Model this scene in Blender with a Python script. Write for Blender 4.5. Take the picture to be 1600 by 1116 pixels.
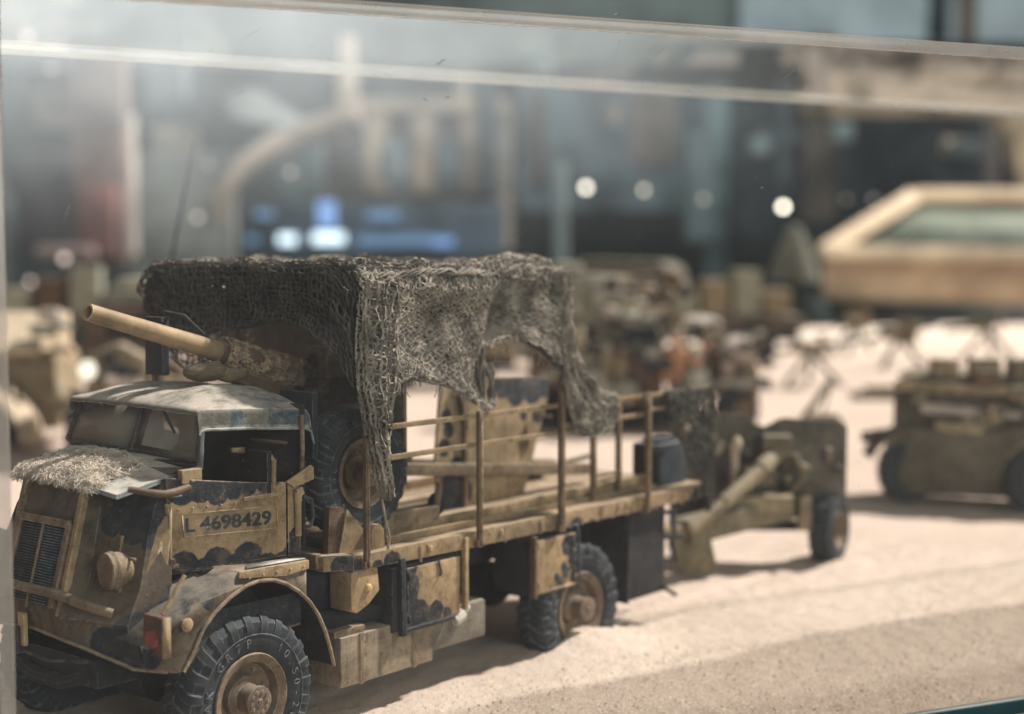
import bpy, bmesh, math, random
from math import sin, cos, pi, radians
from mathutils import Vector, Matrix, noise
random.seed(7)
for o in list(bpy.data.objects): bpy.data.objects.remove(o)
sc = bpy.context.scene
COL = sc.collection
# ------------------------------------------------------------------ camera
cam_d = bpy.data.cameras.new('camera'); cam = bpy.data.objects.new('camera', cam_d); COL.objects.link(cam)
CP = Vector((-6.43, -7.47, 3.35))
Rv = Vector((.634, -.774, 0)).normalized(); Dv = Vector((.774, .634, 0)).normalized()
pit = math.atan((558-395)/2345.)
fw = Dv*cos(pit) + Vector((0, 0, -sin(pit))); up = Rv.cross(fw)
M = Matrix((Rv, up, -fw)).transposed().to_4x4(); M.translation = CP
cam.matrix_world = M
cam_d.lens = 52.76; cam_d.sensor_width = 36; cam_d.sensor_fit = 'HORIZONTAL'
cam_d.clip_start = .1; cam_d.clip_end = 1000
cam_d.dof.use_dof = True; cam_d.dof.focus_distance = 10.1; cam_d.dof.aperture_fstop = .35
sc.camera = cam
# ------------------------------------------------------------------ world, key light, exposure
w = bpy.data.worlds.new('World'); sc.world = w; w.use_nodes = True
bg = w.node_tree.nodes['Background']; bg.inputs[0].default_value = (1.0, .95, .95, 1); bg.inputs[1].default_value = .13
sd = bpy.data.lights.new('key_light', 'SUN'); sd.energy = 4.6; sd.angle = radians(2.5); sd.color = (1, .92, .88)
so = bpy.data.objects.new('key_light', sd); COL.objects.link(so)
LD = Vector((.62, -.25, .76)).normalized()
so.rotation_euler = LD.to_track_quat('Z', 'Y').to_euler(); so.location = LD*60
sc.view_settings.view_transform = 'Standard'; sc.view_settings.look = 'None'
sc.view_settings.exposure = .68; sc.view_settings.gamma = 1
ga = bpy.data.lights.new('room_fill_light', 'AREA'); ga.energy = 30000; ga.size = 60; ga.color = (.93, 1, .99)  # unseen area lamp added to brighten the room wall
go = bpy.data.objects.new('room_fill_light', ga); COL.objects.link(go)
gp = CP+Dv*72+Rv*5; gp.z = 48; go.location = gp
tgt = CP+Dv*150; tgt.z = 5; go.rotation_euler = (gp-tgt).to_track_quat('Z', 'Y').to_euler()
# ------------------------------------------------------------------ material helpers
def newmat(name):
    m = bpy.data.materials.new(name); m.use_nodes = True
    nt = m.node_tree; nt.nodes.clear()
    out = nt.nodes.new('ShaderNodeOutputMaterial')
    return m, nt, out
def N(nt, t, **k):
    n = nt.nodes.new(t)
    for a, b in k.items(): setattr(n, a, b)
    return n
def math_(nt, op, a, b=None, c=None, clamp=False):
    n = N(nt, 'ShaderNodeMath', operation=op); n.use_clamp = clamp
    for i, v in enumerate((a, b, c)):
        if v is None: continue
        if isinstance(v, (int, float)): n.inputs[i].default_value = v
        else: nt.links.new(v, n.inputs[i])
    return n.outputs[0]
def mix(nt, f, a, b):
    n = N(nt, 'ShaderNodeMix', data_type='RGBA')
    for s, v in ((n.inputs[0], f), (n.inputs[6], a), (n.inputs[7], b)):
        if isinstance(v, (int, float)): s.default_value = v
        elif isinstance(v, tuple): s.default_value = (*v, 1) if len(v) == 3 else v
        else: nt.links.new(v, s)
    return n.outputs[2]
def ramp(nt, v, p0, p1):
    n = N(nt, 'ShaderNodeMapRange'); n.interpolation_type = 'SMOOTHSTEP'
    nt.links.new(v, n.inputs[0]); n.inputs[1].default_value = p0; n.inputs[2].default_value = p1
    return n.outputs[0]
def noise_(nt, pos, sc_, det=3, rough=.5, dist=0.):
    n = N(nt, 'ShaderNodeTexNoise'); n.inputs['Scale'].default_value = sc_; n.inputs['Detail'].default_value = det
    n.inputs['Roughness'].default_value = rough; n.inputs['Distortion'].default_value = dist
    if pos is not None: nt.links.new(pos, n.inputs['Vector'])
    return n.outputs['Fac']
def paint(name, base, dark=(.014, .018, .024), camo=None, axes='xz', dust=.5, dustcol=(.40, .34, .27), rough=.78, wear=.5, grain=1., metal=0, stain=.4, edge=.8):
    m, nt, out = newmat(name)
    b = N(nt, 'ShaderNodeBsdfPrincipled'); nt.links.new(b.outputs[0], out.inputs[0])
    g = N(nt, 'ShaderNodeNewGeometry'); P = g.outputs['Position']
    tone = noise_(nt, P, 3.2, 5, .62)
    c1 = mix(nt, ramp(nt, tone, .3, .7), tuple(x*.62 for x in base), tuple(min(1, x*1.22) for x in base))
    if camo:
        s = N(nt, 'ShaderNodeSeparateXYZ'); nt.links.new(P, s.inputs[0])
        cb = N(nt, 'ShaderNodeCombineXYZ')
        ix = {'x': 0, 'y': 1, 'z': 2}
        nt.links.new(s.outputs[ix[axes[0]]], cb.inputs[0]); nt.links.new(s.outputs[ix[axes[1]]], cb.inputs[1])
        cur = None
        for (a, bb, r) in camo:
            d = N(nt, 'ShaderNodeVectorMath', operation='DISTANCE'); nt.links.new(cb.outputs[0], d.inputs[0]); d.inputs[1].default_value = (a, bb, 0)
            v = math_(nt, 'SUBTRACT', d.outputs['Value'], r)
            cur = v if cur is None else math_(nt, 'MINIMUM', cur, v)
        e = noise_(nt, P, 26, 3)
        cur = math_(nt, 'ADD', cur, math_(nt, 'MULTIPLY', math_(nt, 'SUBTRACT', e, .5), .035))
        mk = ramp(nt, cur, .006, -.006)
        dk = mix(nt, ramp(nt, noise_(nt, P, 9, 5, .7), .45, .75), dark, tuple(min(1, x*2.6+.02) for x in dark))
        c1 = mix(nt, mk, c1, dk)
    c1 = mix(nt, math_(nt, 'MULTIPLY', ramp(nt, noise_(nt, P, 9, 7, .82), .47, .64), .7*min(1, wear+stain)), c1, (base[0]*.30, base[1]*.25, base[2]*.22))
    # streaks running down (rain and rust), scuffs and chips
    mp = N(nt, 'ShaderNodeMapping'); nt.links.new(P, mp.inputs[0]); mp.inputs['Scale'].default_value = (17, 17, 2.2)
    st = noise_(nt, mp.outputs[0], 1.0, 5, .65)
    c1 = mix(nt, math_(nt, 'MULTIPLY', ramp(nt, st, .52, .72), stain), c1, tuple(x*.33 for x in base))
    ch = noise_(nt, P, 38, 4, .75)
    c1 = mix(nt, math_(nt, 'MULTIPLY', ramp(nt, ch, .62, .68), wear), c1, (.085, .06, .045))
    ch2 = noise_(nt, P, 55, 3, .8, .6)
    c1 = mix(nt, math_(nt, 'MULTIPLY', ramp(nt, ch2, .63, .70), wear*.8), c1, tuple(min(1, x*1.9+.04) for x in base))
    # drybrushed paint worn pale along the edges
    bv = N(nt, 'ShaderNodeBevel'); bv.samples = 4; bv.inputs['Radius'].default_value = .014
    dp = N(nt, 'ShaderNodeVectorMath', operation='DOT_PRODUCT'); nt.links.new(bv.outputs[0], dp.inputs[0]); nt.links.new(g.outputs['Normal'], dp.inputs[1])
    ed = ramp(nt, dp.outputs['Value'], .992, .90)
    ed = math_(nt, 'MULTIPLY', ed, ramp(nt, noise_(nt, P, 14, 4, .7), .38, .62))
    c1 = mix(nt, math_(nt, 'MULTIPLY', ed, edge), c1, tuple(min(1, x*1.7+.14) for x in base))
    # settled dust on upward faces
    if dust > 0:
        sn = N(nt, 'ShaderNodeSeparateXYZ'); nt.links.new(g.outputs['Normal'], sn.inputs[0])
        dn = math_(nt, 'MULTIPLY', ramp(nt, sn.outputs[2], .25, .9), ramp(nt, noise_(nt, P, 5, 5, .7), .25, .62))
        c1 = mix(nt, math_(nt, 'MULTIPLY', dn, dust), c1, dustcol)
        c1 = mix(nt, math_(nt, 'MULTIPLY', ramp(nt, noise_(nt, P, 7, 6, .75), .5, .8), dust*.45), c1, dustcol)
    nt.links.new(c1, b.inputs['Base Color'])
    b.inputs['Roughness'].default_value = rough; b.inputs['Metallic'].default_value = metal
    b.inputs['Specular IOR Level'].default_value = .3
    bp = N(nt, 'ShaderNodeBump'); bp.inputs['Strength'].default_value = .35*grain; bp.inputs['Distance'].default_value = .012
    nt.links.new(noise_(nt, P, 48, 5, .7), bp.inputs['Height']); nt.links.new(bp.outputs[0], b.inputs['Normal'])
    return m
TAN = (.37, .25, .135)
DOORC = [(-.45,1.83,.10),(-.33,1.81,.095),(-.20,1.80,.085),(-.08,1.78,.09),(.03,1.79,.08),(.14,1.80,.075),(.25,1.80,.06),(.35,1.81,.03),(-.33,1.30,.115),(-.20,1.24,.11),(-.09,1.31,.105),(.02,1.24,.11),(.13,1.32,.105),(.27,1.23,.10),(.40,1.20,.12),(.52,1.26,.14),(.59,1.38,.13),(.50,1.42,.06),
         (-.59,1.04,.13),(-.71,.96,.17),(-.17,1.19,.10),(-.40,1.16,.12),(.05,1.17,.08),(-.62,1.30,.07)]
M_CABSIDE = paint('sand_and_blue_black_door_paint', TAN, camo=DOORC, dust=.35)
M_BED = paint('weathered_sand_deck_paint', (.30,.205,.115), camo=[(.86,1.16,.09),(.98,1.12,.08),(1.17,1.1,.06),(1.32,1.11,.09),(3.55,1.03,.11),(3.76,1.05,.05),(5.37,1.08,.09),(5.55,1.12,.08)], dust=.55, dustcol=(.46,.37,.27))
M_LOCK = paint('locker_paint_with_scalloped_camouflage', TAN, camo=[(1.50,1.05,.10),(1.52,.9,.10),(1.50,.78,.10),(1.61,.68,.11),(1.45,.64,.14),(1.80,.67,.08),(1.7,.6,.08),(1.92,.63,.05),(3.43,.92,.09),(3.56,.64,.10),(3.50,.8,.07),(3.55,.95,.08)], dust=.5, wear=.8)
M_PLATE = paint('shield_paint_with_black_scallops', (.36,.26,.15), camo=[(3.55,2.22,.09),(3.66,2.19,.12),(3.85,2.13,.14),(4.08,2.13,.14),(4.27,2.16,.13),(4.15,1.89,.08),(3.95,1.90,.05),(2.90,1.98,.07),(2.87,1.72,.08),(2.93,1.86,.07),(3.04,1.51,.12),(3.12,1.31,.13),(2.94,1.38,.13),(2.98,1.16,.13)], dark=(.018,.022,.028), dust=.15, wear=.3)
FRC = [(.50,1.72,.17),(.34,1.76,.17),(.62,1.62,.10),(.44,1.60,.12),(.30,1.52,.06),(.04,1.05,.18),(.18,.95,.16),(.38,.88,.13),(.10,1.25,.10),(1.9,1.7,.25),(1.95,1.3,.2),(1.65,1.55,.1)]
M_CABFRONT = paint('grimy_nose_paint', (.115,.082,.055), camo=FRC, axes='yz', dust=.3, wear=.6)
M_ROOF = paint('dusty_canvas_roof', (.15,.135,.11), camo=[(.55,.30,.20),(.62,.55,.16),(.42,.12,.12),(.58,.08,.20),(.66,.8,.12),(.30,.30,.07),(.1,.22,.06)], axes='xy', dark=(.035,.055,.068), dust=.75, dustcol=(.60,.53,.45), wear=.3, grain=1.8, stain=.15, rough=.95)
M_BONNET = paint('dusty_blue_grey_bonnet', (.22,.235,.22), dust=.9, dustcol=(.62,.55,.47), wear=.3, stain=.25)
M_TAN = paint('plain_sand_paint', TAN, dust=.5)
M_TANDK = paint('grimy_sand_paint', (.20,.14,.085), dust=.3, wear=.8, stain=.6)
M_WOOD = paint('rail_ochre_paint', (.28,.19,.10), dust=.35, wear=.6)
M_POST = paint('brown_post_paint', (.19,.125,.075), dust=.3, wear=.5)
M_POSTD = paint('dark_brown_frame', (.07,.05,.038), dust=.2, wear=.3)
M_BARREL = paint('smooth_gun_barrel_paint', (.35,.235,.125), dust=.15, wear=.08, stain=.15, rough=.6, grain=.3)
M_DARK = paint('dark_chassis_grime', (.028,.027,.03), dust=.25, dustcol=(.16,.14,.12), wear=.3)
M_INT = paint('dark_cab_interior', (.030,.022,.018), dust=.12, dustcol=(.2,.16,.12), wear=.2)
M_OLIVE = paint('olive_shield_paint', (.13,.105,.055), dust=.25, wear=.5)
M_RUB = paint('dusty_tyre_rubber', (.030,.034,.038), dust=.35, dustcol=(.14,.15,.15), wear=.25, rough=.85, stain=.0)
M_RIM = paint('worn_wheel_rim_paint', (.175,.12,.078), dust=.3, wear=.6)
M_BLACK = paint('black_metal', (.02,.022,.026), dust=.3, dustcol=(.15,.16,.16), wear=.3)
M_BLUE = paint('faded_blue_black_can', (.045,.055,.066), dust=.6, dustcol=(.25,.27,.28), wear=.4)
M_RED = paint('faded_red_marker_paint', (.12,.05,.04), dust=.3, dustcol=(.25,.17,.13), wear=.7)
M_REDL = paint('red_lens', (.28,.02,.02), dust=.2, dustcol=(.3,.12,.1), wear=.2, rough=.35)
M_LEATH = paint('brown_canvas_roll', (.13,.075,.045), dust=.3, wear=.3, grain=2)
M_LETTER = paint('black_stencil_paint', (.03,.03,.03), dust=.25, dustcol=(.2,.17,.13), wear=.15)
M_CHALK = paint('pale_sidewall_lettering', (.065,.07,.073), dust=.3, dustcol=(.3,.3,.3), wear=.2)
M_BRASS = paint('brass_lamp', (.6,.42,.16), dust=.1, wear=.1, rough=.4)
M_WHITE = paint('dusty_white', (.62,.56,.47), dust=.4, wear=.1)
def simple(name, col, rough=.8, emit=None, es=1., var=.25, scl=2., metal=0):
    m, nt, out = newmat(name); b = N(nt, 'ShaderNodeBsdfPrincipled'); nt.links.new(b.outputs[0], out.inputs[0])
    g = N(nt, 'ShaderNodeNewGeometry')
    f = ramp(nt, noise_(nt, g.outputs['Position'], scl, 4, .6), .3, .7)
    nt.links.new(mix(nt, f, tuple(x*(1-var) for x in col), tuple(min(1, x*(1+var)) for x in col)), b.inputs['Base Color'])
    b.inputs['Roughness'].default_value = rough; b.inputs['Metallic'].default_value = metal
    if emit: b.inputs['Emission Color'].default_value = (*emit, 1); b.inputs['Emission Strength'].default_value = es
    return m
M_NET = simple('grey_brown_scrim_cord', (.235,.200,.160), .95, var=.55, scl=5)
M_NET2 = simple('dark_scrim_cord', (.070,.060,.050), .95, var=.4, scl=6)  # dark cord; on the inner net layers it stands in for shade
M_STRAW = simple('pale_straw_scrim', (.55,.47,.39), .95, var=.35, scl=9)
# sand
def sand_mat():
    m, nt, out = newmat('pale_pink_sand'); b = N(nt, 'ShaderNodeBsdfPrincipled'); nt.links.new(b.outputs[0], out.inputs[0])
    g = N(nt, 'ShaderNodeNewGeometry'); P = g.outputs['Position']
    big = ramp(nt, noise_(nt, P, .45, 5, .6), .3, .7)
    c = mix(nt, big, (.62,.49,.395), (.71,.575,.475))
    at = N(nt, 'ShaderNodeAttribute'); at.attribute_name = 'bank_shade'
    c = mix(nt, math_(nt, 'MULTIPLY', at.outputs['Fac'], 1.0), c, (.285,.215,.165))  # darker bank sand, with the lid's shadow edge painted into the colour
    fine = noise_(nt, P, 34, 4, .8)
    c = mix(nt, math_(nt, 'MULTIPLY', ramp(nt, fine, .46, .7), .5), c, (.40,.30,.225))
    c = mix(nt, math_(nt, 'MULTIPLY', ramp(nt, noise_(nt, P, 5, 5, .7), .5, .75), .35), c, (.50,.385,.29))
    f2 = noise_(nt, P, 60, 2, .6)
    c = mix(nt, math_(nt, 'MULTIPLY', ramp(nt, f2, .52, .7), .6), c, (.80,.70,.58))
    v = N(nt, 'ShaderNodeTexVoronoi'); v.inputs['Scale'].default_value = 17; nt.links.new(P, v.inputs['Vector'])
    sep = N(nt, 'ShaderNodeSeparateColor'); nt.links.new(v.outputs['Color'], sep.inputs[0])
    mk = math_(nt, 'MULTIPLY', ramp(nt, v.outputs['Distance'], .20, .08), ramp(nt, sep.outputs[0], .95, .97))
    c = mix(nt, math_(nt, 'MULTIPLY', mk, .55), c, (.16,.12,.09))
    nt.links.new(c, b.inputs['Base Color']); b.inputs['Roughness'].default_value = .95; b.inputs['Specular IOR Level'].default_value = .15
    bp = N(nt, 'ShaderNodeBump'); bp.inputs['Strength'].default_value = .8; bp.inputs['Distance'].default_value = .03
    nt.links.new(noise_(nt, P, 24, 6, .8), bp.inputs['Height']); nt.links.new(bp.outputs[0], b.inputs['Normal'])
    return m
M_SAND = sand_mat()
def glass_mat(name, trans, film, filmcol, gloss, tint=(1, 1, 1), scl=1.2, lo=.35, hi=.75, grough=.03):
    m, nt, out = newmat(name); g = N(nt, 'ShaderNodeNewGeometry')
    t = N(nt, 'ShaderNodeBsdfTransparent'); t.inputs[0].default_value = (*tint, 1)
    d = N(nt, 'ShaderNodeBsdfDiffuse'); d.inputs[0].default_value = (*filmcol, 1)
    tl = N(nt, 'ShaderNodeBsdfTranslucent'); tl.inputs[0].default_value = (*filmcol, 1)
    gl = N(nt, 'ShaderNodeBsdfGlossy'); gl.inputs['Roughness'].default_value = grough
    a = N(nt, 'ShaderNodeMixShader'); a.inputs[0].default_value = .5
    nt.links.new(d.outputs[0], a.inputs[1]); nt.links.new(tl.outputs[0], a.inputs[2])
    f = ramp(nt, noise_(nt, g.outputs['Position'], scl, 5, .6), lo, hi)
    ff = math_(nt, 'MULTIPLY_ADD', f, film*.5, film*.75)
    x = N(nt, 'ShaderNodeMixShader'); nt.links.new(ff, x.inputs[0]); nt.links.new(t.outputs[0], x.inputs[1]); nt.links.new(a.outputs[0], x.inputs[2])
    fr = N(nt, 'ShaderNodeFresnel'); fr.inputs[0].default_value = 1.45
    y = N(nt, 'ShaderNodeMixShader'); nt.links.new(math_(nt, 'MULTIPLY', fr.outputs[0], gloss), y.inputs[0])
    nt.links.new(x.outputs[0], y.inputs[1]); nt.links.new(gl.outputs[0], y.inputs[2]); nt.links.new(y.outputs[0], out.inputs[0])
    return m
M_WIND = glass_mat('dusty_windscreen', .3, 1.3, (.46,.405,.33), .15, scl=6)
M_PANE = glass_mat('display_glass', .9, .032, (.80,.84,.84), 1.7, (.97, 1, .985))
M_LID = glass_mat('display_lid_glass', .8, .035, (.66,.74,.73), .4, (.975,.99,.985), scl=.35)
M_EDGE = glass_mat('polished_glass_edge', .3, .42, (.72,.68,.60), .5)
M_EDGED = simple('dark_teal_glass_edge', (.012,.05,.055), .3)
# ------------------------------------------------------------------ mesh helpers
WL = {}
class MB:
    def __init__(s, M=None): s.v = []; s.f = []; s.M = M
    def add(s, vs, fs):
        b = len(s.v); s.v += [tuple(v) for v in vs]; s.f += [tuple(i+b for i in f) for f in fs]; return s
    def box(s, c, d, rot=None):
        hx, hy, hz = d[0]/2, d[1]/2, d[2]/2
        vs = [Vector((x, y, z)) for x in (-hx, hx) for y in (-hy, hy) for z in (-hz, hz)]
        if rot is not None: vs = [rot @ v for v in vs]
        return s.add([v+Vector(c) for v in vs], [(0,1,3,2),(4,6,7,5),(0,4,5,1),(2,3,7,6),(0,2,6,4),(1,5,7,3)])
    def bar(s, a, b, w_, h, upv=(0, 0, 1)):
        a = Vector(a); b = Vector(b); d = (b-a).normalized(); u = Vector(upv); sd_ = d.cross(u)
        if sd_.length < 1e-4: sd_ = Vector((0, 1, 0))
        sd_.normalize(); u = sd_.cross(d)
        vs = [p+sd_*x*w_/2+u*y*h/2 for p in (a, b) for x in (-1, 1) for y in (-1, 1)]
        return s.add(vs, [(0,1,3,2),(4,6,7,5),(0,4,5,1),(2,3,7,6),(0,2,6,4),(1,5,7,3)])
    def tube(s, pts, r, n=12, cap=True):
        pts = [Vector(p) for p in pts]; rr = r if isinstance(r, (list, tuple)) else [r]*len(pts)
        rings = []; prev = None
        for i, p in enumerate(pts):
            d = (pts[min(i+1, len(pts)-1)]-pts[max(i-1, 0)])
            if d.length < 1e-9: d = Vector((0, 0, 1))
            d.normalize()
            if prev is None:
                prev = d.orthogonal().normalized()
            prev = (prev-d*prev.dot(d))
            if prev.length < 1e-6: prev = d.orthogonal()
            prev.normalize(); q = d.cross(prev)
            rings.append([p+(prev*cos(2*pi*k/n)+q*sin(2*pi*k/n))*rr[i] for k in range(n)])
        vs = [v for g in rings for v in g]
        fs = [(i*n+k, i*n+(k+1) % n, (i+1)*n+(k+1) % n, (i+1)*n+k) for i in range(len(pts)-1) for k in range(n)]
        if cap: fs += [tuple(range(n-1, -1, -1)), tuple((len(pts)-1)*n+k for k in range(n))]
        return s.add(vs, fs)
    def lathe(s, prof, o, ax, n=40, closed=False):
        o = Vector(o); ax = Vector(ax).normalized(); a = ax.orthogonal().normalized(); b = ax.cross(a)
        vs = [o+ax*t+(a*cos(2*pi*k/n)+b*sin(2*pi*k/n))*r for (r, t) in prof for k in range(n)]
        m = len(prof); L = m if closed else m-1
        fs = [(i*n+k, i*n+(k+1) % n, ((i+1) % m)*n+(k+1) % n, ((i+1) % m)*n+k) for i in range(L) for k in range(n)]
        if not closed:
            if prof[0][0] > 1e-6: fs.append(tuple(range(n-1, -1, -1)))
            if prof[-1][0] > 1e-6: fs.append(tuple((m-1)*n+k for k in range(n)))
        return s.add(vs, fs)
    def prism(s, poly, vec):
        n = len(poly); vec = Vector(vec); vs = [Vector(p) for p in poly]; vs += [v+vec for v in vs]
        return s.add(vs, [tuple(range(n-1, -1, -1)), tuple(range(n, 2*n))]+[(i, (i+1) % n, n+(i+1) % n, n+i) for i in range(n)])
    def grid(s, F, nu, nv, thick=None):
        P = [[Vector(F(i/nu, j/nv)) for j in range(nv+1)] for i in range(nu+1)]
        vs = [p for r in P for p in r]; W_ = nv+1
        fs = [(i*W_+j, (i+1)*W_+j, (i+1)*W_+j+1, i*W_+j+1) for i in range(nu) for j in range(nv)]
        if thick is None: return s.add(vs, fs)
        t = Vector(thick); n = len(vs); vs2 = vs+[v+t for v in vs]
        fs2 = fs+[tuple(n+k for k in reversed(f)) for f in fs]
        rim = [(i, 0) for i in range(nu)]+[(nu, j) for j in range(nv)]+[(i, nv) for i in range(nu, 0, -1)]+[(0, j) for j in range(nv, 0, -1)]
        ids = [i*W_+j for i, j in rim]
        fs2 += [(ids[k], ids[k]+n, ids[(k+1) % len(ids)]+n, ids[(k+1) % len(ids)]) for k in range(len(ids))]
        return s.add(vs2, fs2)
    def sphere(s, c, r, nu=12, nv=8, sq=(1, 1, 1)):
        vs = []; c = Vector(c)
        for j in range(nv+1):
            for i in range(nu):
                a = 2*pi*i/nu; b = pi*j/nv
                vs.append(c+Vector((r*sin(b)*cos(a)*sq[0], r*sin(b)*sin(a)*sq[1], r*cos(b)*sq[2])))
        return s.add(vs, [(j*nu+i, (j+1)*nu+i, (j+1)*nu+(i+1) % nu, j*nu+(i+1) % nu) for j in range(nv) for i in range(nu)])
    def build(s, name, mat, parent=None, bevel=0, smooth=True, loc=None, fix=True, kind=None, ang=38):
        vs = [Vector(v) for v in s.v]
        if s.M is not None: vs = [s.M @ v for v in vs]
        pl = WL[parent.name] if parent else Vector((0, 0, 0))
        wl = Vector(loc) if loc is not None else (pl if parent else Vector((0, 0, 0)))
        if loc is None and not parent:
            wl = Vector(((min(v.x for v in vs)+max(v.x for v in vs))/2, (min(v.y for v in vs)+max(v.y for v in vs))/2, min(v.z for v in vs)))
        me = bpy.data.meshes.new(name); me.from_pydata([v-wl for v in vs], [], s.f)
        if fix:
            bm = bmesh.new(); bm.from_mesh(me)
            bmesh.ops.remove_doubles(bm, verts=bm.verts, dist=1e-5)
            bmesh.ops.recalc_face_normals(bm, faces=bm.faces)
            if bevel:
                es = [e for e in bm.edges if len(e.link_faces) == 2 and e.calc_face_angle(0) > radians(30)]
                try: bmesh.ops.bevel(bm, geom=es, offset=bevel, segments=2, affect='EDGES', profile=.6, clamp_overlap=True)
                except Exception: pass
            for e in bm.edges:
                if len(e.link_faces) == 2 and e.calc_face_angle(0) > radians(ang): e.smooth = False
            bm.to_mesh(me); bm.free()
        if smooth: me.polygons.foreach_set('use_smooth', [True]*len(me.polygons))
        me.materials.append(mat)
        o = bpy.data.objects.new(name, me); COL.objects.link(o); WL[o.name] = wl
        o.location = wl-pl
        if parent: o.parent = parent
        if kind: o['kind'] = kind
        return o
def tag(o, label, cat, group=None):
    o['label'] = label; o['category'] = cat
    if group: o['group'] = group
    return o
def thing(name, loc, label, cat, group=None):
    o = bpy.data.objects.new(name, None); COL.objects.link(o); o.location = loc; o.empty_display_size = .2
    WL[o.name] = Vector(loc); return tag(o, label, cat, group)
def copy_tree(o, parent=None):
    c = o.copy(); COL.objects.link(c); c.parent = parent
    for ch in o.children: copy_tree(ch, c)
    return c
def nz(p, s=1., k=0): return noise.noise(Vector(p)*s+Vector((k*7.3, k*3.1, k*1.7)))
def text_mesh(txt, size, ext=.004, off=0.):
    cu = bpy.data.curves.new('t', 'FONT'); cu.body = txt; cu.size = size; cu.extrude = ext; cu.offset = off; cu.resolution_u = 3
    o = bpy.data.objects.new('t', cu); COL.objects.link(o)
    bpy.context.view_layer.update()
    me = bpy.data.meshes.new_from_object(o.evaluated_get(bpy.context.evaluated_depsgraph_get()))
    vs = [v.co.copy() for v in me.vertices]; fs = [tuple(p.vertices) for p in me.polygons]
    bpy.data.objects.remove(o); return vs, fs
# ------------------------------------------------------------------ the ground
U3 = Vector((.891, -.454, 0)); N3 = Vector((.454, .891, 0))       # along and into the display case
def SN(s, n, z=0.): return U3*s + N3*n + Vector((0, 0, z))
def ridge(s):
    pts = [(-6,.2),(0,.35),(1.2,.45),(2.6,.62),(3.3,.72),(5.4,1.22),(7.6,1.32),(11,1.2),(20,1.0)]
    for (a, b), (c, d) in zip(pts, pts[1:]):
        if s <= c: t = max(0, (s-a)/(c-a)); t = t*t*(3-2*t); return b+(d-b)*t
    return 1.
def hgt(p, fine=True):
    s = p.dot(U3); n = p.dot(N3); h = 0.
    r = ridge(s)
    t = min(1, max(0, (r-n)/(r+.8))); k = min(1, max(0, (s-1.2)/2.5))
    h -= .13*t*t*(3-2*t)*k + .03*t*(1-k)
    h += .045*math.exp(-((n-r)/.35)**2)*k
    far = max(0, (p-CP).length-13)
    h += .03*nz(p, .35)+min(.5, far*.02)*nz(p, .12, 3)*.6
    # sand heaped round the sunken tyres
    for (x, y, a, rad) in ((0, .15, .05, .5), (3.63, .15, .13, .55), (3.9, -.1, .05, .5), (8.24, .05, .04, .4)):
        d2 = ((p.x-x)**2+(p.y-y)**2)/rad**2
        if d2 < 9: h += a*math.exp(-d2)
    for yc in (.15, 2.08):     # tyre tracks the truck left behind
        if p.x > 4.1 and abs(p.y-yc-.1*sin(p.x*.4)) < .3:
            q = (p.y-yc-.1*sin(p.x*.4))/.15; h += (-.022*math.exp(-q**4)+.016*math.exp(-((abs(q)-1.35)/.3)**2))*max(0, 1-(p.x-4.1)/14)*(1+.25*sin(p.x*38))
    if fine:
        h += .014*nz((p.x*.9, p.y*2.6, 0), 2.1, 5)
        h += .011*nz(p, 7)+.007*nz(p, 16, 1)+.004*nz(p, 33, 2)
    return h
def bank_shade(p):  # mask of the browner bank sand and the shadow band painted with it
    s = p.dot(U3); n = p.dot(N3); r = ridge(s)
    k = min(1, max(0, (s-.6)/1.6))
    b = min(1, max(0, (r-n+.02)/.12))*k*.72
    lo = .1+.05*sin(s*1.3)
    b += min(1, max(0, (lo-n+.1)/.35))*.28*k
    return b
def make_ground():
    ss = []; s = -3.0
    while s < 95: ss.append(s); s += .04 if s < 9 else .04*(1+(s-9)*.5)
    ns = []; n = -.72
    while n < 45: ns.append(n); n += .04 if n < 3.2 else .04*(1+(n-3.2)*.55)
    left = [-40, -25, -15, -9, -6, -4.2]
    ss = left+ss
    vs = []; bk = []
    for s in ss:
        for n in ns:
            p = SN(s, n); p.z = hgt(p, n < 7 and -3.5 < s < 14); vs.append(p); bk.append(bank_shade(p))
    W_ = len(ns); fs = [(i*W_+j, (i+1)*W_+j, (i+1)*W_+j+1, i*W_+j+1) for i in range(len(ss)-1) for j in range(W_-1)]
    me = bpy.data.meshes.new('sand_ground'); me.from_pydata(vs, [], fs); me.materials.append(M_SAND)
    at = me.attributes.new('bank_shade', 'FLOAT', 'POINT'); at.data.foreach_set('value', bk)
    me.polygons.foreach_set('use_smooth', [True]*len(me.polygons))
    o = bpy.data.objects.new('sand_ground', me); COL.objects.link(o); o['kind'] = 'structure'
make_ground()
# loose grit and little stones lying on the sand
g1 = MB(); g2 = MB()
def pebble(mb, p, r):
    a = random.random()*6.28; q = Matrix.Rotation(a, 3, 'Z')
    vs = [Vector(v)*r*random.uniform(.7, 1.25) for v in ((1,0,0),(0,1,0),(-1,0,0),(0,-1,0),(.1,.1,.75),(0,0,-.7))]
    mb.add([q @ v+p for v in vs], [(0,1,4),(1,2,4),(2,3,4),(3,0,4),(1,0,5),(2,1,5),(3,2,5),(0,3,5)])
for i in range(12000):
    s = random.uniform(-2.6, 9.5); n = random.uniform(-.7, 4.5)**1.0
    if random.random() < .35: n = random.uniform(-.7, 1.2)
    p = SN(s, n); p.z = hgt(p)
    b = bank_shade(p); r = random.choice((.004,.005,.006,.008))*(1.25 if b > .3 else 1)
    if random.random() < (.012 if b > .3 else .004): r *= 1.9
    pebble(g1 if random.random() < .72 else g2, p+Vector((0, 0, r*.3)), r)
g1.build('sand_grit', simple('pale_grit', (.55,.44,.34), .9, var=.4, scl=30), smooth=False, fix=False, kind='stuff')
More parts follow.
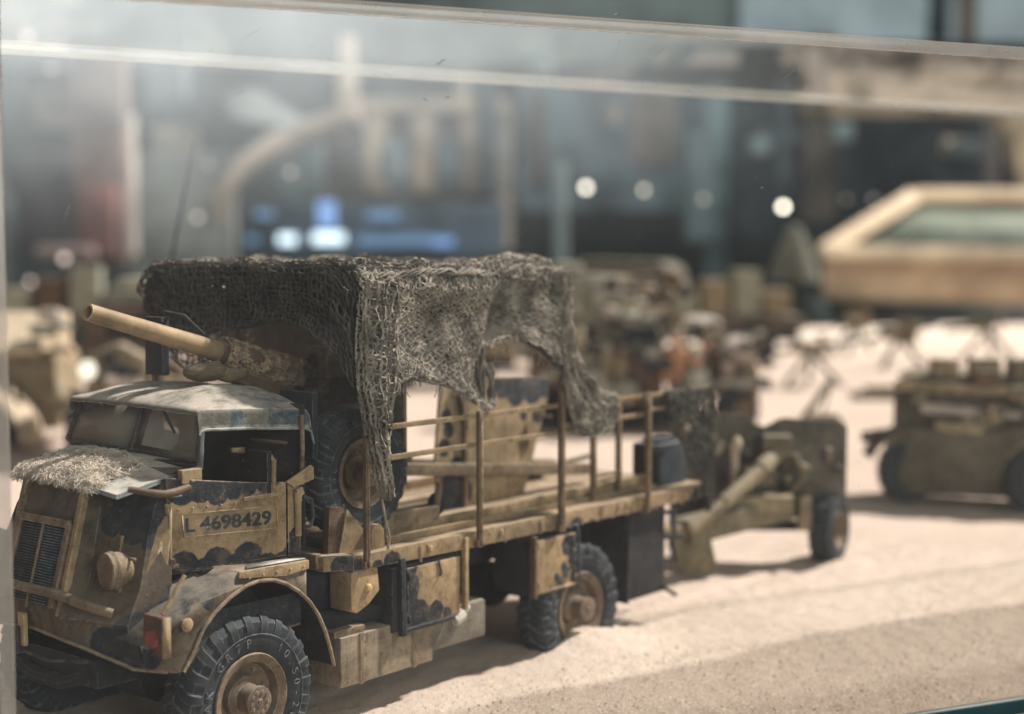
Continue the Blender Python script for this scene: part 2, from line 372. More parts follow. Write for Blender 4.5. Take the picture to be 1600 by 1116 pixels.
g2.build('dark_grit', simple('dark_grit_stone', (.22,.165,.125), .9, var=.5, scl=30), smooth=False, fix=False, kind='stuff')

# ------------------------------------------------------------------ wheels
def tyre_bm(R, W_, ri, mb, nl=24, lugs=True, n=56):
    h = W_/2
    prof = [(ri, -h*.62), (ri+.03, -h*.85), (ri+(R-ri)*.45, -h*1.0), (R*.93, -h*.93), (R*.975, -h*.72), (R*.98, 0), (R*.975, h*.72), (R*.93, h*.93), (ri+(R-ri)*.45, h*1.0), (ri+.03, h*.85), (ri, h*.62)]
    mb.lathe(prof, (0, 0, 0), (0, 1, 0), n, closed=True)
    if not lugs: return
    def P(a, r, y): return Vector((r*cos(a), y, r*sin(a)))
    for k in range(nl):
        for sgn in (-1, 1):
            a0 = 2*pi*(k+(.5 if sgn > 0 else 0))/nl
            st = [(a0-.09, R*1.0, 0.), (a0-.02, R*1.0, sgn*h*.45), (a0+.03, R*.99, sgn*h*.80), (a0+.045, R*.945, sgn*h*.98), (a0+.05, R*.86, sgn*h*1.06), (a0+.05, R*.80, sgn*h*1.04)]
            wd = 2*pi/nl*.27; vs = []; inn = R*.045
            for (a, r, y) in st:
                rin = r-inn; yi = y*.97 if abs(y) < h*.9 else y*.93
                vs += [P(a-wd*.8, r, y), P(a+wd*.8, r, y), P(a+wd, rin, yi), P(a-wd, rin, yi)]
            fs = []
            for i in range(len(st)-1):
                b = i*4
                for j in range(4): fs.append((b+j, b+(j+1) % 4, b+4+(j+1) % 4, b+4+j))
            fs += [(3, 2, 1, 0), tuple(len(st)*4-4+j for j in range(4))]
            mb.add(vs, fs)
def make_wheel(parent, loc, R=.55, W_=.30, detail=True, face=-1, tyretext=None, start=0., name='wheel'):
    ri = R*.52; h = W_/2
    m = MB(); y0 = face*h
    # dished disc and rolled flange
    prof = [(.001, y0*.10), (ri*.62, y0*.10), (ri*.80, y0*.30), (ri*.86, y0*.80), (ri*.97, y0*.92), (ri*1.06, y0*.96), (ri*1.08, y0*.86), (ri*.98, y0*.6), (ri*.94, -y0*.9)]
    m.lathe(prof, (0, 0, 0), (0, 1, 0), 48)
    m.v = [tuple(Vector(v)+Vector(loc)) for v in m.v]
    wh = m.build(name, M_RIM, parent, loc=loc)
    t = MB(); tyre_bm(R, W_, ri, t); t.v = [tuple(Vector(v)+Vector(loc)) for v in t.v]
    t.build('tyre', M_RUB, wh)
    if not detail: return wh
    hb = MB(); hb.lathe([(ri*.52, y0*.1), (ri*.50, y0*.45), (ri*.40, y0*.60), (ri*.34, y0*.62), (ri*.32, y0*1.25), (ri*.36, y0*1.27), (ri*.36, y0*1.40), (ri*.30, y0*1.44), (.001, y0*1.44)], (0, 0, 0), (0, 1, 0), 28)
    for k in range(10):
        a = k*2*pi/10; hb.lathe([(.010, y0*1.43), (.010, y0*1.50), (.001, y0*1.50)], (ri*.24*cos(a), 0, ri*.24*sin(a)), (0, 1, 0), 6)
    hb.lathe([(.022, y0*1.43), (.018, y0*1.53), (.001, y0*1.54)], (0, 0, 0), (0, 1, 0), 10)
    hb.v = [tuple(Vector(v)+Vector(loc)) for v in hb.v]; hb.build('hub', M_RIM, wh)
    nb = MB()
    for k in range(8):
        a = k*2*pi/8+.2; nb.lathe([(.018, y0*.1), (.018, y0*.24), (.001, y0*.24)], (ri*.70*cos(a), 0, ri*.70*sin(a)), (0, 1, 0), 6)
    nb.v = [tuple(Vector(v)+Vector(loc)) for v in nb.v]; nb.build('wheel_nut_ring', M_RIM, wh, kind='stuff')
    rg = MB()
    rr = R*.79; yy = face*(h*1.0+.004)
    rg.tube([(rr*cos(a), yy, rr*sin(a)) for a in [2*pi*k/72 for k in range(73)]], .0035, 5, cap=False)
    if tyretext:
        for (txt, a0, step, inward) in tyretext:
            for i, ch in enumerate(txt):
                if ch == ' ': continue
                vs, fs = text_mesh(ch, R*.15, .003, .0)
                if not vs: continue
                cx = (min(v.x for v in vs)+max(v.x for v in vs))/2
                a = a0-i*step; rad = R*.70
                e_r = Vector((cos(a), 0, sin(a))); e_t = Vector((sin(a), 0, -cos(a)))
                c = e_r*(rad-R*.05)+Vector((0, yy, 0))
                rg.add([c+e_t*(v.x-cx)+e_r*v.y+Vector((0, face*v.z, 0)) for v in vs], fs)
    rg.v = [tuple(Vector(v)+Vector(loc)) for v in rg.v]; rg.build('sidewall_lettering', M_CHALK, wh, fix=False, kind='stuff')
    return wh
# ------------------------------------------------------------------ the truck
T = thing('gun_truck', (2.3, 1.1, 0), 'weathered sand gun carrier truck with blue-black scalloped camouflage, L4698429 on its door', 'truck')
TXT = [('TRAK GR7P', radians(203), radians(13.5), 0), ('10.50-20', radians(52), radians(11.5), 0)]
for i, (x, y, z, f) in enumerate(((0, .15, .41, -1), (3.63, .15, .35, -1), (0.05, 2.1, .43, 1), (3.63, 2.05, .40, 1))):
    make_wheel(T, (x, y, z), face=f, detail=(f < 0), tyretext=TXT if f < 0 else None)
def dy(x): return .1+.2126*(.55-x)
def sh(x, y, z): return Vector((x+.10*(y-.3), y, z))
rows = [ # z, half of the cab seen from above: centre, grille edge, step, corner front, corner side, door back
 (1.88, [(-.66,1.08),(-.70,.80),(-.58,.76),(-.40,.40),(-.30,.29),(.52,.11)]),
 (1.60, [(-.78,1.08),(-.80,.77),(-.66,.735),(-.56,.33),(-.44,.31),(.52,.11)]),
 (1.25, [(-.90,1.08),(-.92,.74),(-.76,.70),(-.68,.27),(-.50,.20),(.52,.10)]),
 (1.03, [(-.96,1.08),(-.98,.70),(-.93,.62),(-.82,.22),(-.60,.12),(.52,.10)]),
 (.80,  [(-.93,1.08),(-.95,.70),(-.92,.60),(-.82,.18),(-.64,.07),(.52,.10)])]
YC = 1.08
def cabpt(p, z, mirror=False):
    x, y = p; 
    if mirror: return Vector((x+.0, 2*YC-y+.0, z))
    return Vector((x, y, z))
fr = MB(); ncol = 11
vs = []
for z, pts in rows:
    full = [cabpt(p, z) for p in reversed(pts)]+[cabpt(p, z, True) for p in pts[1:]]
    if z == .80:
        full[5].z = .90; full[4].z = .88; full[6].z = .88; full[3].z=.86; full[7].z=.86
        full[1].z=.72; full[2].z=.76
    vs += full
fs = []
for r in range(len(rows)-1):
    for c in range(ncol-1):
        if c == 0 and r < 3: continue
        fs.append((r*ncol+c, r*ncol+c+1, (r+1)*ncol+c+1, (r+1)*ncol+c))
fr.add(vs, fs)
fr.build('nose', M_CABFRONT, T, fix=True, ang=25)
# front valance lip and light edge
vl = MB(); vl.tube([(-.64,.065,.725),(-.82,.17,.765),(-.93,.58,.865),(-.955,.7,.885),(-.935,1.08,.905),(-.955,1.46,.885),(-.93,1.6,.865)], .012, 8); vl.build('valance_lip', M_TANDK, T)
# grille
gr = MB()
A0, A1, B0, B1 = Vector((-.775,1.36,1.60)), Vector((-.775,.81,1.60)), Vector((-.925,1.36,1.08)), Vector((-.925,.81,1.08))
gr.prism([A0+Vector((-.02,0,0)), A1+Vector((-.02,0,0)), B1+Vector((-.02,0,0)), B0+Vector((-.02,0,0))], (-.012, 0, .0))
gb = gr.build('radiator_grille', M_BLACK, T)
sl = MB()
for k in range(30):
    t = (k+.5)/30; a = A0.lerp(B0, t)+Vector((-.043,-.015,0)); b = A1.lerp(B1, t)+Vector((-.043,.015,0))
    sl.bar(a, b, .012, .006)
o = sl.build('grille_slat', M_BLUE, gb, kind='stuff')
fr2 = MB(); fr2.bar((A0+A1)/2+Vector((-.055,0,0)), (B0+B1)/2+Vector((-.055,0,-.03)), .016, .014); fr2.build('grille_bar', M_TANDK, gb)
fm = MB()
for a, b in ((A0, A1), (A1, B1), (A0, B0)):
    e = Vector((-.05, 0, 0)); fm.bar(a+e, b+e, .05, .03, upv=(-1, 0, .2))
fm.build('grille_surround', M_TANDK, T, bevel=.006)
cf = MB(); cf.bar((-.735,.755,1.84), (-.955,.745,1.03), .05, .05, upv=(-1,0,0)); cf.build('nose_frame_bar', M_TAN, T, bevel=.012)
cf = MB(); cf.bar((-.735,1.405,1.84), (-.955,1.415,1.03), .05, .05, upv=(-1,0,0)); cf.build('nose_frame_bar', M_TANDK, T, bevel=.012)
cf = MB(); cf.prism([(-.47,.345,1.66),(-.40,.30,1.66),(-.56,.20,1.06),(-.74,.25,1.06)], (-.012,-.012,0)); cf.build('corner_strip', M_TAN, T, bevel=.004)
# hatch lines on the cheek
for a, b in (((-.66,.45,1.55),(-.70,.44,1.42)), ((-.69,.36,1.42),(-.69,.28,1.42))):
    q = MB(); q.bar(Vector(a)+Vector((-.02,0,0)), Vector(b)+Vector((-.02,0,0)), .018, .012, upv=(-1,0,0)); q.build('cheek_strap', M_TANDK, T)
# headlamp
hl = MB(); hl.lathe([(.03,.16),(.085,.12),(.115,.06),(.118,0),(.118,-.03),(.105,-.035),(.10,-.02),(.001,-.02)], (-.80,.42,1.345), (1,-.15,0), 30)
H = hl.build('headlamp', M_TANDK, T)
q = MB(); q.lathe([(.119,-.002),(.124,.005),(.124,.02),(.119,.025)], (-.80,.42,1.345), (1,-.15,0), 30, closed=True); q.build('clamp_ring', M_TANDK, H)
q = MB(); q.lathe([(.001,-.019),(.1,-.019),(.1,-.012),(.001,-.012)], (-.815,.42,1.345), (1,-.15,0), 26); q.build('lamp_mask', M_TANDK, H)
q = MB(); q.bar((-.75,.42,1.25),(-.72,.42,1.15),.05,.03); q.build('bracket', M_TANDK, H)
q = MB(); q.lathe([(.03,.16),(.085,.12),(.115,.06),(.118,0),(.118,-.03),(.105,-.035),(.10,-.02),(.001,-.02)], (-.80,1.76,1.345), (1,.15,0), 30); q.build('headlamp', M_TANDK, T)
# bumper
bu = MB(); bu.tube([(-.72,1.86,1.08),(-.9,1.74,1.11),(-1.0,1.5,1.2),(-1.03,1.08,1.2),(-1.0,.68,1.19),(-.93,.48,1.135),(-.83,.36,1.085)], .033, 12); bu.build('bumper_bar', M_TANDK, T)
bu = MB(); bu.box((-.985,1.12,.90), (.03,.07,.22)); bu.build('bumper_bracket', M_TAN, T, bevel=.005)
bu = MB(); bu.box((-1.0,1.14,.83),(.05,.03,.18)); bu.tube([(-.9,1.5,.8),(-.95,1.2,.74),(-.95,.9,.72),(-.85,.6,.74)], .012, 6); bu.build('tow_hook', M_DARK, T)
# bonnet flap with scrim mat on it
def bon(u, v):      # u: side to side, v: back to front
    y = .40+1.34*u; xb = -.07+.04*abs(u-.5)*0 + .08*u; xf = -.755+.16*u - .06*sin(pi*u)
    x = xb+(xf-xb)*v; z = 1.975-.12*v+.03*sin(pi*u)-.03*abs(u-.5)*2*.6
    return (x, y, z-.01)
bo = MB(); bo.grid(bon, 16, 8, thick=(0, 0, -.03)); bo.build('bonnet', M_BONNET, T, ang=50)
# underside box of the bonnet
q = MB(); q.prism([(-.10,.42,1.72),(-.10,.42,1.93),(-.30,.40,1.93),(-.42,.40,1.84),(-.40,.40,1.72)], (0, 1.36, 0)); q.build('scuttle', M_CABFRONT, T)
mat_ = MB()
ft = MB()
def bonz(x, y):
    u = (y-.40)/1.34; xb = -.07+.08*u; xf = -.755+.16*u-.06*sin(pi*u); v = (x-xb)/(xf-xb); return bon(u, v)[2]
for i in range(19000):
    u = random.uniform(.10, 1.03); v = random.uniform(.12, 1.06)
    if u < .34 and v < .55+.9*(.34-u)/.34 - .2: 
        if random.random() < .93: continue
    if u < .10+.16*abs(nz((v*3, 1, 2), 1.5))+.04: continue
    if v < .22+.2*(1-u): continue
    x, y, z = bon(u, min(v, 1.04)); z += random.uniform(.0, .034)+.02*max(0, nz((x, y, 0), 6))
    if v > 1: z -= (v-1)*.6
    a = random.gauss(2.3, 1.2); L = random.uniform(.025, .075); k = random.uniform(-3, 3)
    pts = []
    for j in range(4):
        t = j/3; aa = a+k*t; pts.append((x+cos(aa)*L*t, y+sin(aa)*L*t, z+.022*sin(pi*t)*random.uniform(.3, 1.3)-(.02*t if v > .95 else 0)))
    mat_.tube(pts, random.uniform(.0014, .0028), 3, cap=False)
o = mat_.build('scrim_mat', M_STRAW, fix=False, smooth=False); tag(o, 'shaggy pale straw scrim mat spread over the front of the truck bonnet', 'scrim mat')
# windscreen
Wl0, Wl1 = Vector((-.06,.41,2.29)), Vector((-.11,.38,1.97)); Wm0, Wm1 = Vector((-.01,1.07,2.31)), Vector((-.13,1.07,2.0)); Wr0, Wr1 = Vector((.0,1.82,2.25)), Vector((-.11,1.86,2.0))
for (a, b, c, d) in ((Wl0, Wm0, Wm1, Wl1), (Wm0, Wr0, Wr1, Wm1)):
    q = MB(); q.prism([a, b, c, d], (.008, 0, 0)); q.build('windscreen_pane', M_WIND, T)
for a, b, wd in ((Wl0, Wl1, .022), (Wm0, Wm1, .026), (Wr0, Wr1, .026)):
    q = MB(); e = Vector((-.012, 0, 0)); q.bar(a+e+Vector((0,0,.03)), b+e, wd, .028, upv=(-1,0,0)); q.build('windscreen_pillar', M_POSTD, T, bevel=.004)
for a, b in ((Wl0, Wm0), (Wm0, Wr0), (Wl1, Wm1), (Wm1, Wr1)):
    q = MB(); e = Vector((-.010, 0, 0)); q.bar(a+e, b+e, .016, .018, upv=(-1,0,0)); q.build('windscreen_rail', M_POSTD, T, bevel=.003)
for a, b in (((-.07,1.52,2.275),(-.16,1.78,2.17)), ((-.09,.80,2.30),(-.14,.60,2.15))):
    q = MB(); q.tube([a, b], .010, 6); q.build('wiper', M_DARK, T)
q = MB(); q.sphere((-.06,1.51,2.28), .022, 8, 6); q.build('wiper_motor', M_TANDK, T)
# canvas roof
def roof(u, v):   # u across (near -> far), v front -> back
    hw = .74+.16*v; cx = -.15+.80*v+.07*u; t = abs(2*u-1)
    yc = YC; y = yc+(u*2-1)*hw
    z = 2.325-.05*v+.135*(1-t**2.6)*(.06+1.55*v**.8*(1-.42*v))
    z += .05*sin(v*pi)*math.exp(-((u-.22)/.16)**2)*1.0 + .035*math.exp(-((u-.85)/.14)**2)*sin(v*pi) - .03*math.exp(-((u-.5)/.1)**2)*v
    z += .006*nz((cx, y, 0), 7)
    return Vector((cx, y, z))
rf = MB()
def roof2(u, v):
    # wraps over the sides into a short skirt
    if u < .12: p = roof(0, v); a = (.12-u)/.12; return (p.x, p.y-.035*sin(a*pi/2)-.005, p.z-.035*(1-cos(a*pi/2))-.10*max(0, a-.3)/.7)
    if u > .88: p = roof(1, v); a = (u-.88)/.12; return (p.x, p.y+.035*sin(a*pi/2)+.005, p.z-.035*(1-cos(a*pi/2))-.10*max(0, a-.3)/.7)
    return roof((u-.12)/.76, v)
def roof3(u, v):
    if v < .08: p = Vector(roof2(u, 0)); a = (.08-v)/.08; return (p.x-.025*sin(a*pi/2), p.y, p.z-.03*a)
    if v > .93: p = Vector(roof2(u, 1)); a = (v-.93)/.07; return (p.x+.04*sin(a*pi/2), p.y, p.z-.05*(1-cos(a*pi/2))-.06*a)
    return roof2(u, (v-.08)/.85)
rf.grid(roof3, 50, 34, thick=(0.004, 0.0, -.012)); rf.build('canvas_roof', M_ROOF, T, ang=60)
q = MB(); q.tube([Vector(roof3(0, v/20))+Vector((0,-.004,.0)) for v in range(21)], .009, 6); q.build('roof_hem', M_BONNET, T)
# door and cab side
def DP(x, z, o=0.): return Vector((x-o*.208, dy(x)-o*.978, z))
d = MB(); ztop = [( -.44,1.905),(-.30,1.885),(-.18,1.865),(.0,1.84),(.2,1.815),(.42,1.795)]
poly = [DP(x, z) for x, z in ztop]+[DP(.42,1.29),DP(-.43,1.285)]
d.prism(poly, (.0065, .03, 0)); door = d.build('door', M_CABSIDE, T, bevel=.006)
for a, b in (((.10,1.715),(.36,1.725)),):
    q = MB(); q.bar(DP(*a, .012), DP(*b, .012), .02, .022); q.build('door_handle', M_TAN, door, bevel=.004)
pl = MB(); cs = [(-.335,1.655),(.345,1.645),(.355,1.49),(-.325,1.505)]
for i in range(4): pl.bar(DP(*cs[i], .003), DP(*cs[(i+1) % 4], .003), .007, .007, upv=(0,-1,0))
pl.build('number_panel', M_TAN, door)
vs, fs = text_mesh('L 4698429', .15, .003, .0045)
x0 = min(v.x for v in vs); x1 = max(v.x for v in vs); y1 = max(v.y for v in vs); y0 = min(v.y for v in vs)
tx = MB(); tv = []
for v in vs:
    t = (v.x-x0)/(x1-x0); x = -.315+t*.622; z = 1.533-.015*t+(v.y-y0)/(y1-y0)*.100
    tv.append(DP(x, z, .003+v.z))
tx.add(tv, fs); tx.build('door_number', M_LETTER, door, fix=False)
ln = MB(); ln.bar(DP(-.44,1.275,.004), DP(.5,1.282,.004), .012, .010); ln.build('door_seam', M_DARK, T)
q = MB(); q.prism([DP(.435,1.80),DP(.53,1.74),DP(.53,1.28),DP(.435,1.285)], (.006,.03,0)); q.build('cab_rear_post', M_CABSIDE, T, bevel=.004)
q = MB(); q.bar(DP(.50,1.75,.02), DP(.515,1.70,.02), .05, .05); q.tube([DP(.50,1.72,.02), DP(.50,1.66,.02)], .03, 10); q.tube([DP(.50,1.655,.02), DP(.50,1.42,.02)], .024, 10); q.build('hinge_post', M_TAN, T)
q = MB(); q.prism([DP(.41,1.80,.03),DP(.60,1.90,.03),DP(.62,1.88,.03),DP(.62,1.80,.03),DP(.47,1.755,.03)], (.0,.02,0)); q.build('latch_plate', M_TAN, T, bevel=.004)
q = MB(); q.tube([DP(.56,1.68,.0),DP(.60,1.66,.03),DP(.61,1.55,.03),DP(.59,1.48,.03),DP(.55,1.47,0)], .014, 8); q.build('grab_handle', M_DARK, T)
q = MB(); q.tube([(-.43,.285,1.72),(-.445,.285,1.09)], .011, 8); q.box((-.44,.30,1.70),(.03,.03,.07)); q.box((-.445,.29,1.13),(.02,.03,.07)); q.build('hinge_rod', M_TAN, T)
q = MB(); q.lathe([(.001,0),(.022,0),(.026,.02),(.022,.04),(.001,.04)], DP(-.42,1.36,.0), (-.2,-1,0), 12); q.box(DP(-.40,1.33,.02),(.06,.02,.02)); q.build('hinge', M_LEATH, T)
q = MB(); q.sphere(DP(-.40,1.79,.05), .03, 10, 6, (1.7,1,.6)); q.tube([DP(-.40,1.79,.05), DP(-.36,1.79,0)], .01, 6); q.build('side_lamp', M_BLUE, T)
q = MB(); q.tube([(-.83,.18,1.895),(-.70,.10,1.86),(-.62,.085,1.845),(-.52,.09,1.85),(-.42,.11,1.862)], [.02,.024,.026,.026,.024], 12); q.build('horn_pipe', M_LEATH, T)
q = MB(); q.box(DP(-.26,1.90,-.03), (.16,.05,.09)); q.build('scuttle_block', M_TAN, T, bevel=.006)
# cab interior, seats, rear wall
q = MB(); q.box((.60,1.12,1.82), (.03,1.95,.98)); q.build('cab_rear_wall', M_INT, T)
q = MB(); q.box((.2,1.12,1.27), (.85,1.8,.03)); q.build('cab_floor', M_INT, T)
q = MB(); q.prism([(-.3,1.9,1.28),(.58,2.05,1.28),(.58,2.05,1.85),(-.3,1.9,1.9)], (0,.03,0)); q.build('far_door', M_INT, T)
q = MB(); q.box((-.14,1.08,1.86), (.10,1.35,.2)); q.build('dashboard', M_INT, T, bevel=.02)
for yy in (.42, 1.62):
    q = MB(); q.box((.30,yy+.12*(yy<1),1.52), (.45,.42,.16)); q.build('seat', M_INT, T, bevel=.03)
q = MB(); q.box((.30,.30,1.87), (.05,.30,.30)); q.build('seat_backrest', M_INT, T, bevel=.02)
q = MB(); q.tube([(.33,.155,1.72),(.335,.15,1.95),(.32,.17,1.985),(.28,.46,1.995)], .017, 8); q.build('seat_frame', M_TAN, T)
q = MB(); q.bar((.50,.20,2.05),(.36,.42,2.07),.02,.02); q.build('rack_bar', M_LEATH, T)
q = MB(); q.bar((.18,.28,2.03),(.08,.28,2.035),.03,.03); q.build('map_light', M_TAN, T)
sw = MB(); sw.tube([(.12+.16*cos(a)*.5,1.62+.2*sin(a),1.93+.16*cos(a)*.7) for a in [2*pi*k/24 for k in range(25)]], .012, 6, cap=False); sw.build('steering_wheel', M_INT, T)
q = MB(); q.tube([(.565,.13,1.76),(.572,.125,2.0),(.565,.12,2.24)], .016, 8); q.build('cab_corner_post', M_POST, T)
q = MB(); q.tube([(-.165,.30,1.93),(-.11,.335,2.28)], .014, 8); q.build('door_pillar', M_BONNET, T)
q = MB(); q.box((.70,.30,2.16), (.05,.34,.46)); q.build('black_board', M_BLACK, T, bevel=.01)
# near-side front mudguard
arch = [(-.56,.72),(-.48,.83),(-.40,.965),(-.30,1.055),(-.18,1.125),(-.04,1.18),(.08,1.192),(.20,1.175),(.31,1.13),(.42,1.06),(.52,.97),(.60,.86),(.66,.74),(.705,.61),(.74,.48)]
outer = [(-.84,.80),(-.845,.93),(-.80,1.0),(-.66,1.10),(-.44,1.185),(-.20,1.24),(-.12,1.275),(.50,1.255)]
fd = MB()
poly = [(x, .02, z) for x, z in outer]+[(.50,.02,1.0)]+[(x, .02, z) for x, z in reversed(arch[:10])]+[(-.62,.02,.72)]
fd.prism(poly, (0, .03, 0))
# top surface back to the cab
for (a, b) in zip(outer, outer[1:]):
    fd.add([(a[0], .02, a[1]), (b[0], .02, b[1]), (b[0], .34, b[1]+.02), (a[0], .34, a[1]+.02)], [(0, 1, 2, 3)])
mg = fd.build('mudguard', paint('mudguard_paint', (.16,.115,.078), camo=[(-.70,1.05,.10),(-.55,1.18,.10),(-.38,1.22,.10),(-.25,1.26,.07),(-.80,.88,.10),(-.34,1.12,.05)], dust=.5, wear=.7), T, bevel=.004, ang=30)
li = MB()
for k in range(len(arch)-1):
    a, b = arch[k], arch[k+1]
    li.add([(a[0], .0, a[1]), (b[0], .0, b[1]), (b[0], .62, b[1]), (a[0], .62, a[1])], [(0, 1, 2, 3)])
li.build('wheel_arch_liner', M_DARK, mg, ang=60)
lp = MB(); lp.tube([(x, .008, z) for x, z in arch], .014, 8); lp.build('arch_lip', M_TANDK, mg)
st = MB(); st.prism([(-.10,.005,1.28),(.515,.005,1.262),(.515,.005,1.20),(.30,.005,1.185),(-.10,.005,1.235)], (0, .18, 0)); st.build('step_box', M_TAN, mg, bevel=.008)
q = MB(); q.prism([(-.03,.02,1.285),(.50,.02,1.268),(.50,.12,1.268),(.06,.12,1.283)], (0,0,.006)); q.build('tread_plate', M_BONNET, mg)
q = MB(); q.lathe([(.03,0),(.045,-.05),(.03,-.06),(.001,-.06)], (-.57,-.0,1.03), (0,1,0), 12); q.build('side_reflector', M_TAN, mg)
# red width marker on its wooden stalk
mk = MB(); mk.box((-.80,-.03,1.005), (.045,.19,.26)); MK = mk.build('width_marker', M_RED, T, bevel=.012)
q = MB(); q.box((-.795,-.132,1.005),(.055,.014,.25)); q.build('marker_edge', M_TAN, MK)
q = MB(); q.lathe([(.001,-.012),(.05,-.012),(.062,0),(.001,0)], (-.823,-.02,.985), (1,0,0), 20); q.build('red_lens', M_REDL, MK)
q = MB(); q.tube([(-.76,-.05,1.13),(-.70,-.05,1.20),(-.58,-.04,1.345)], [.016,.018,.015], 8); q.build('stalk', M_WOOD, MK)
# chassis, axles, undersides
q = MB(); q.box((2.35,1.1,.86), (5.6,.9,.22)); q.build('chassis', M_DARK, T)
q = MB(); q.box((1.05,1.15,1.0), (.5,1.7,.4)); q.build('front_bulkhead', M_DARK, T)
for x in (0, 3.63):
    q = MB(); q.tube([(x,.2,.42),(x,.8,.42),(x,.95,.42),(x,1.3,.42),(x,1.45,.42),(x,2.1,.42)], [.07,.07,.2,.2,.07,.07], 12); q.build('axle', M_DARK, T)
q = MB(); q.tube([(-.75,.75,.60),(-.78,1.0,.52),(-.78,1.3,.52),(-.75,1.6,.6)], .05, 8); q.box((-.6,1.1,.62),(.3,.9,.18)); q.build('steering_rod', M_DARK, T)
q = MB(); q.box((2.5,1.35,.70), (1.7,.5,.5)); q.build('gearbox', M_DARK, T, bevel=.03)
# fuel tank with battery box on top and air bottle behind
q = MB(); q.box((1.33,.27,.46), (.96,.44,.36)); tk = q.build('fuel_tank', paint('patchy_tank_paint', (.27,.205,.14), dust=.6, wear=1., stain=.8), T, bevel=.014)
q = MB(); q.box((.96,.22,.665),(.30,.30,.05)); q.build('tank_cap_box', M_TANDK, tk, bevel=.008)
q = MB(); q.box((1.1,.4,.72),(.5,.5,.1)); q.build('tank_cradle', M_DARK, T)
q = MB(); q.box((2.16,.30,.47), (.70,.36,.30)); q.build('battery_box', paint('grey_dusty_box', (.20,.17,.13), dust=.6, wear=.8), T, bevel=.03)
q = MB(); q.sphere((2.23,.09,.60), .036, 10, 8); q.tube([(2.2,.1,.56),(2.1,.1,.52)], .05, 8); q.build('filler_cap', M_WHITE, T)
# lockers
def locker(x0, x1, z0, z1, y0=.03, y1=.42, open_front=False):
    q = MB(); q.box(((x0+x1)/2, (y0+y1)/2, (z0+z1)/2), (x1-x0, y1-y0, z1-z0)); return q.build('locker', M_DARK, T, bevel=.004)
L1 = locker(1.35, 2.08, .58, 1.06); 
q = MB(); q.box((1.78,.018,.82), (.58,.024,.44)); L1d = q.build('locker_door', M_LOCK, L1, bevel=.006)
q = MB(); q.bar((1.415,.0,1.13),(1.43,.0,.55),.045,.05,upv=(0,-1,0)); q.build('locker_frame', M_BLACK, L1, bevel=.006)
q = MB(); q.bar((2.12,.0,1.18),(2.12,.0,.62),.035,.05,upv=(0,-1,0)); q.build('locker_frame', M_TAN, L1, bevel=.006)
q = MB(); q.bar((1.46,.0,.585),(2.0,.0,.585),.03,.03,upv=(0,-1,0)); q.build('locker_sill', M_BLACK, L1, bevel=.006)
q = MB(); q.tube([(1.83,.002,1.05),(1.835,-.002,1.0),(1.85,-.004,.96),(1.835,-.004,.93)], .008, 6); q.build('latch_cord', M_DARK, L1)
L2 = locker(2.97, 3.55, .58, 1.02)
q = MB(); q.box((3.27,.016,.80), (.54,.028,.42)); q.build('locker_door', M_LOCK, L2, bevel=.006)
q = MB(); q.bar((2.965,.0,1.06),(2.965,.0,.55),.03,.06,upv=(0,-1,0)); q.build('locker_frame', M_LEATH, L2, bevel=.005)
q = MB(); q.bar((3.0,.0,.585),(3.54,.0,.585),.02,.02,upv=(0,-1,0)); q.build('locker_sill', M_TAN, L2)
q = MB(); q.tube([(3.44,-.005,1.06),(3.48,-.03,1.09),(3.52,-.03,1.08),(3.545,-.025,1.0),(3.56,-.02,.53)], .011, 8); q.build('grab_handle', M_BLUE, L2)
# lamp bracket below the front corner of the deck
q = MB(); q.prism([(.93,.02,1.10),(1.19,.02,1.10),(1.21,.02,.93),(1.10,.02,.845),(.98,.02,.80),(.93,.02,.82)], (0,.22,0)); LB = q.build('lamp_bracket', M_TAN, T, bevel=.008)
q = MB(); q.lathe([(.001,-.03),(.02,-.028),(.032,-.01),(.032,0)], (1.09,.02,.965), (0,1,0), 14); q.build('side_lamp', M_BRASS, LB)
# deck
for k in range(9):
    dk = MB(); dk.box((3.30,.10+.06+.245*k,1.155+.004*(k % 3)), (4.64,.235,.06)); dk.build('deck_plank', M_BED if k % 2 else M_TAN, T, bevel=.006)
for (pts_, nm) in (([(.98+.36*k, -.004, 1.20-.0065*k) for k in range(13)], 'rivet_row'), ([(2.3+.22*k, -.004, 1.10-.004*k) for k in range(15)], 'rivet_row'), ([(-.02+.12*k, .0, 1.225) for k in range(5)], 'rivet_row'), ([DP(-.36+.10*k, 1.69, .004) for k in range(5)], 'rivet_row')):
    q = MB()
    for p in pts_: q.sphere(p, .009, 7, 5)
    q.build(nm, M_TAN, T, kind='stuff')
for x in (1.62, 2.6, 3.05, 3.9, 4.35, 5.2):
    q = MB(); q.box((x,-.004,1.13),(.022,.012,.12)); q.build('rope_cleat', M_POST, T, bevel=.003)
for x in (1.05, 1.60):
    q = MB(); q.box((x,.045,.46),(.035,.012,.37)); q.build('tank_strap', M_TANDK, T, bevel=.003)
for z in (.66, .98):
    q = MB(); q.tube([(1.50,.0,z-.03),(1.50,.0,z+.03)], .012, 8); q.build('locker_hinge', M_DARK, T)
    q = MB(); q.tube([(3.015,.0,z-.03),(3.015,.0,z+.03)], .012, 8); q.build('locker_hinge', M_POST, T)
fr_ = MB()
fr_.prism([(.93,.0,1.22),(5.62,.0,1.19),(5.62,.0,1.06),(2.2,.0,1.085),(.93,.0,1.11)], (0,.05,0)); fr_.build('deck_side_beam', M_BED, T, bevel=.007)
q = MB(); q.prism([(.72,.08,1.235),(.95,.0,1.225),(.95,.0,1.12),(.72,.08,1.13)], (0,.6,0)); q.build('deck_front_corner', M_BED, T, bevel=.006)
q = MB(); q.box((3.3,2.2,1.14),(4.64,.05,.13)); q.build('deck_side_beam', M_BED, T, bevel=.007)
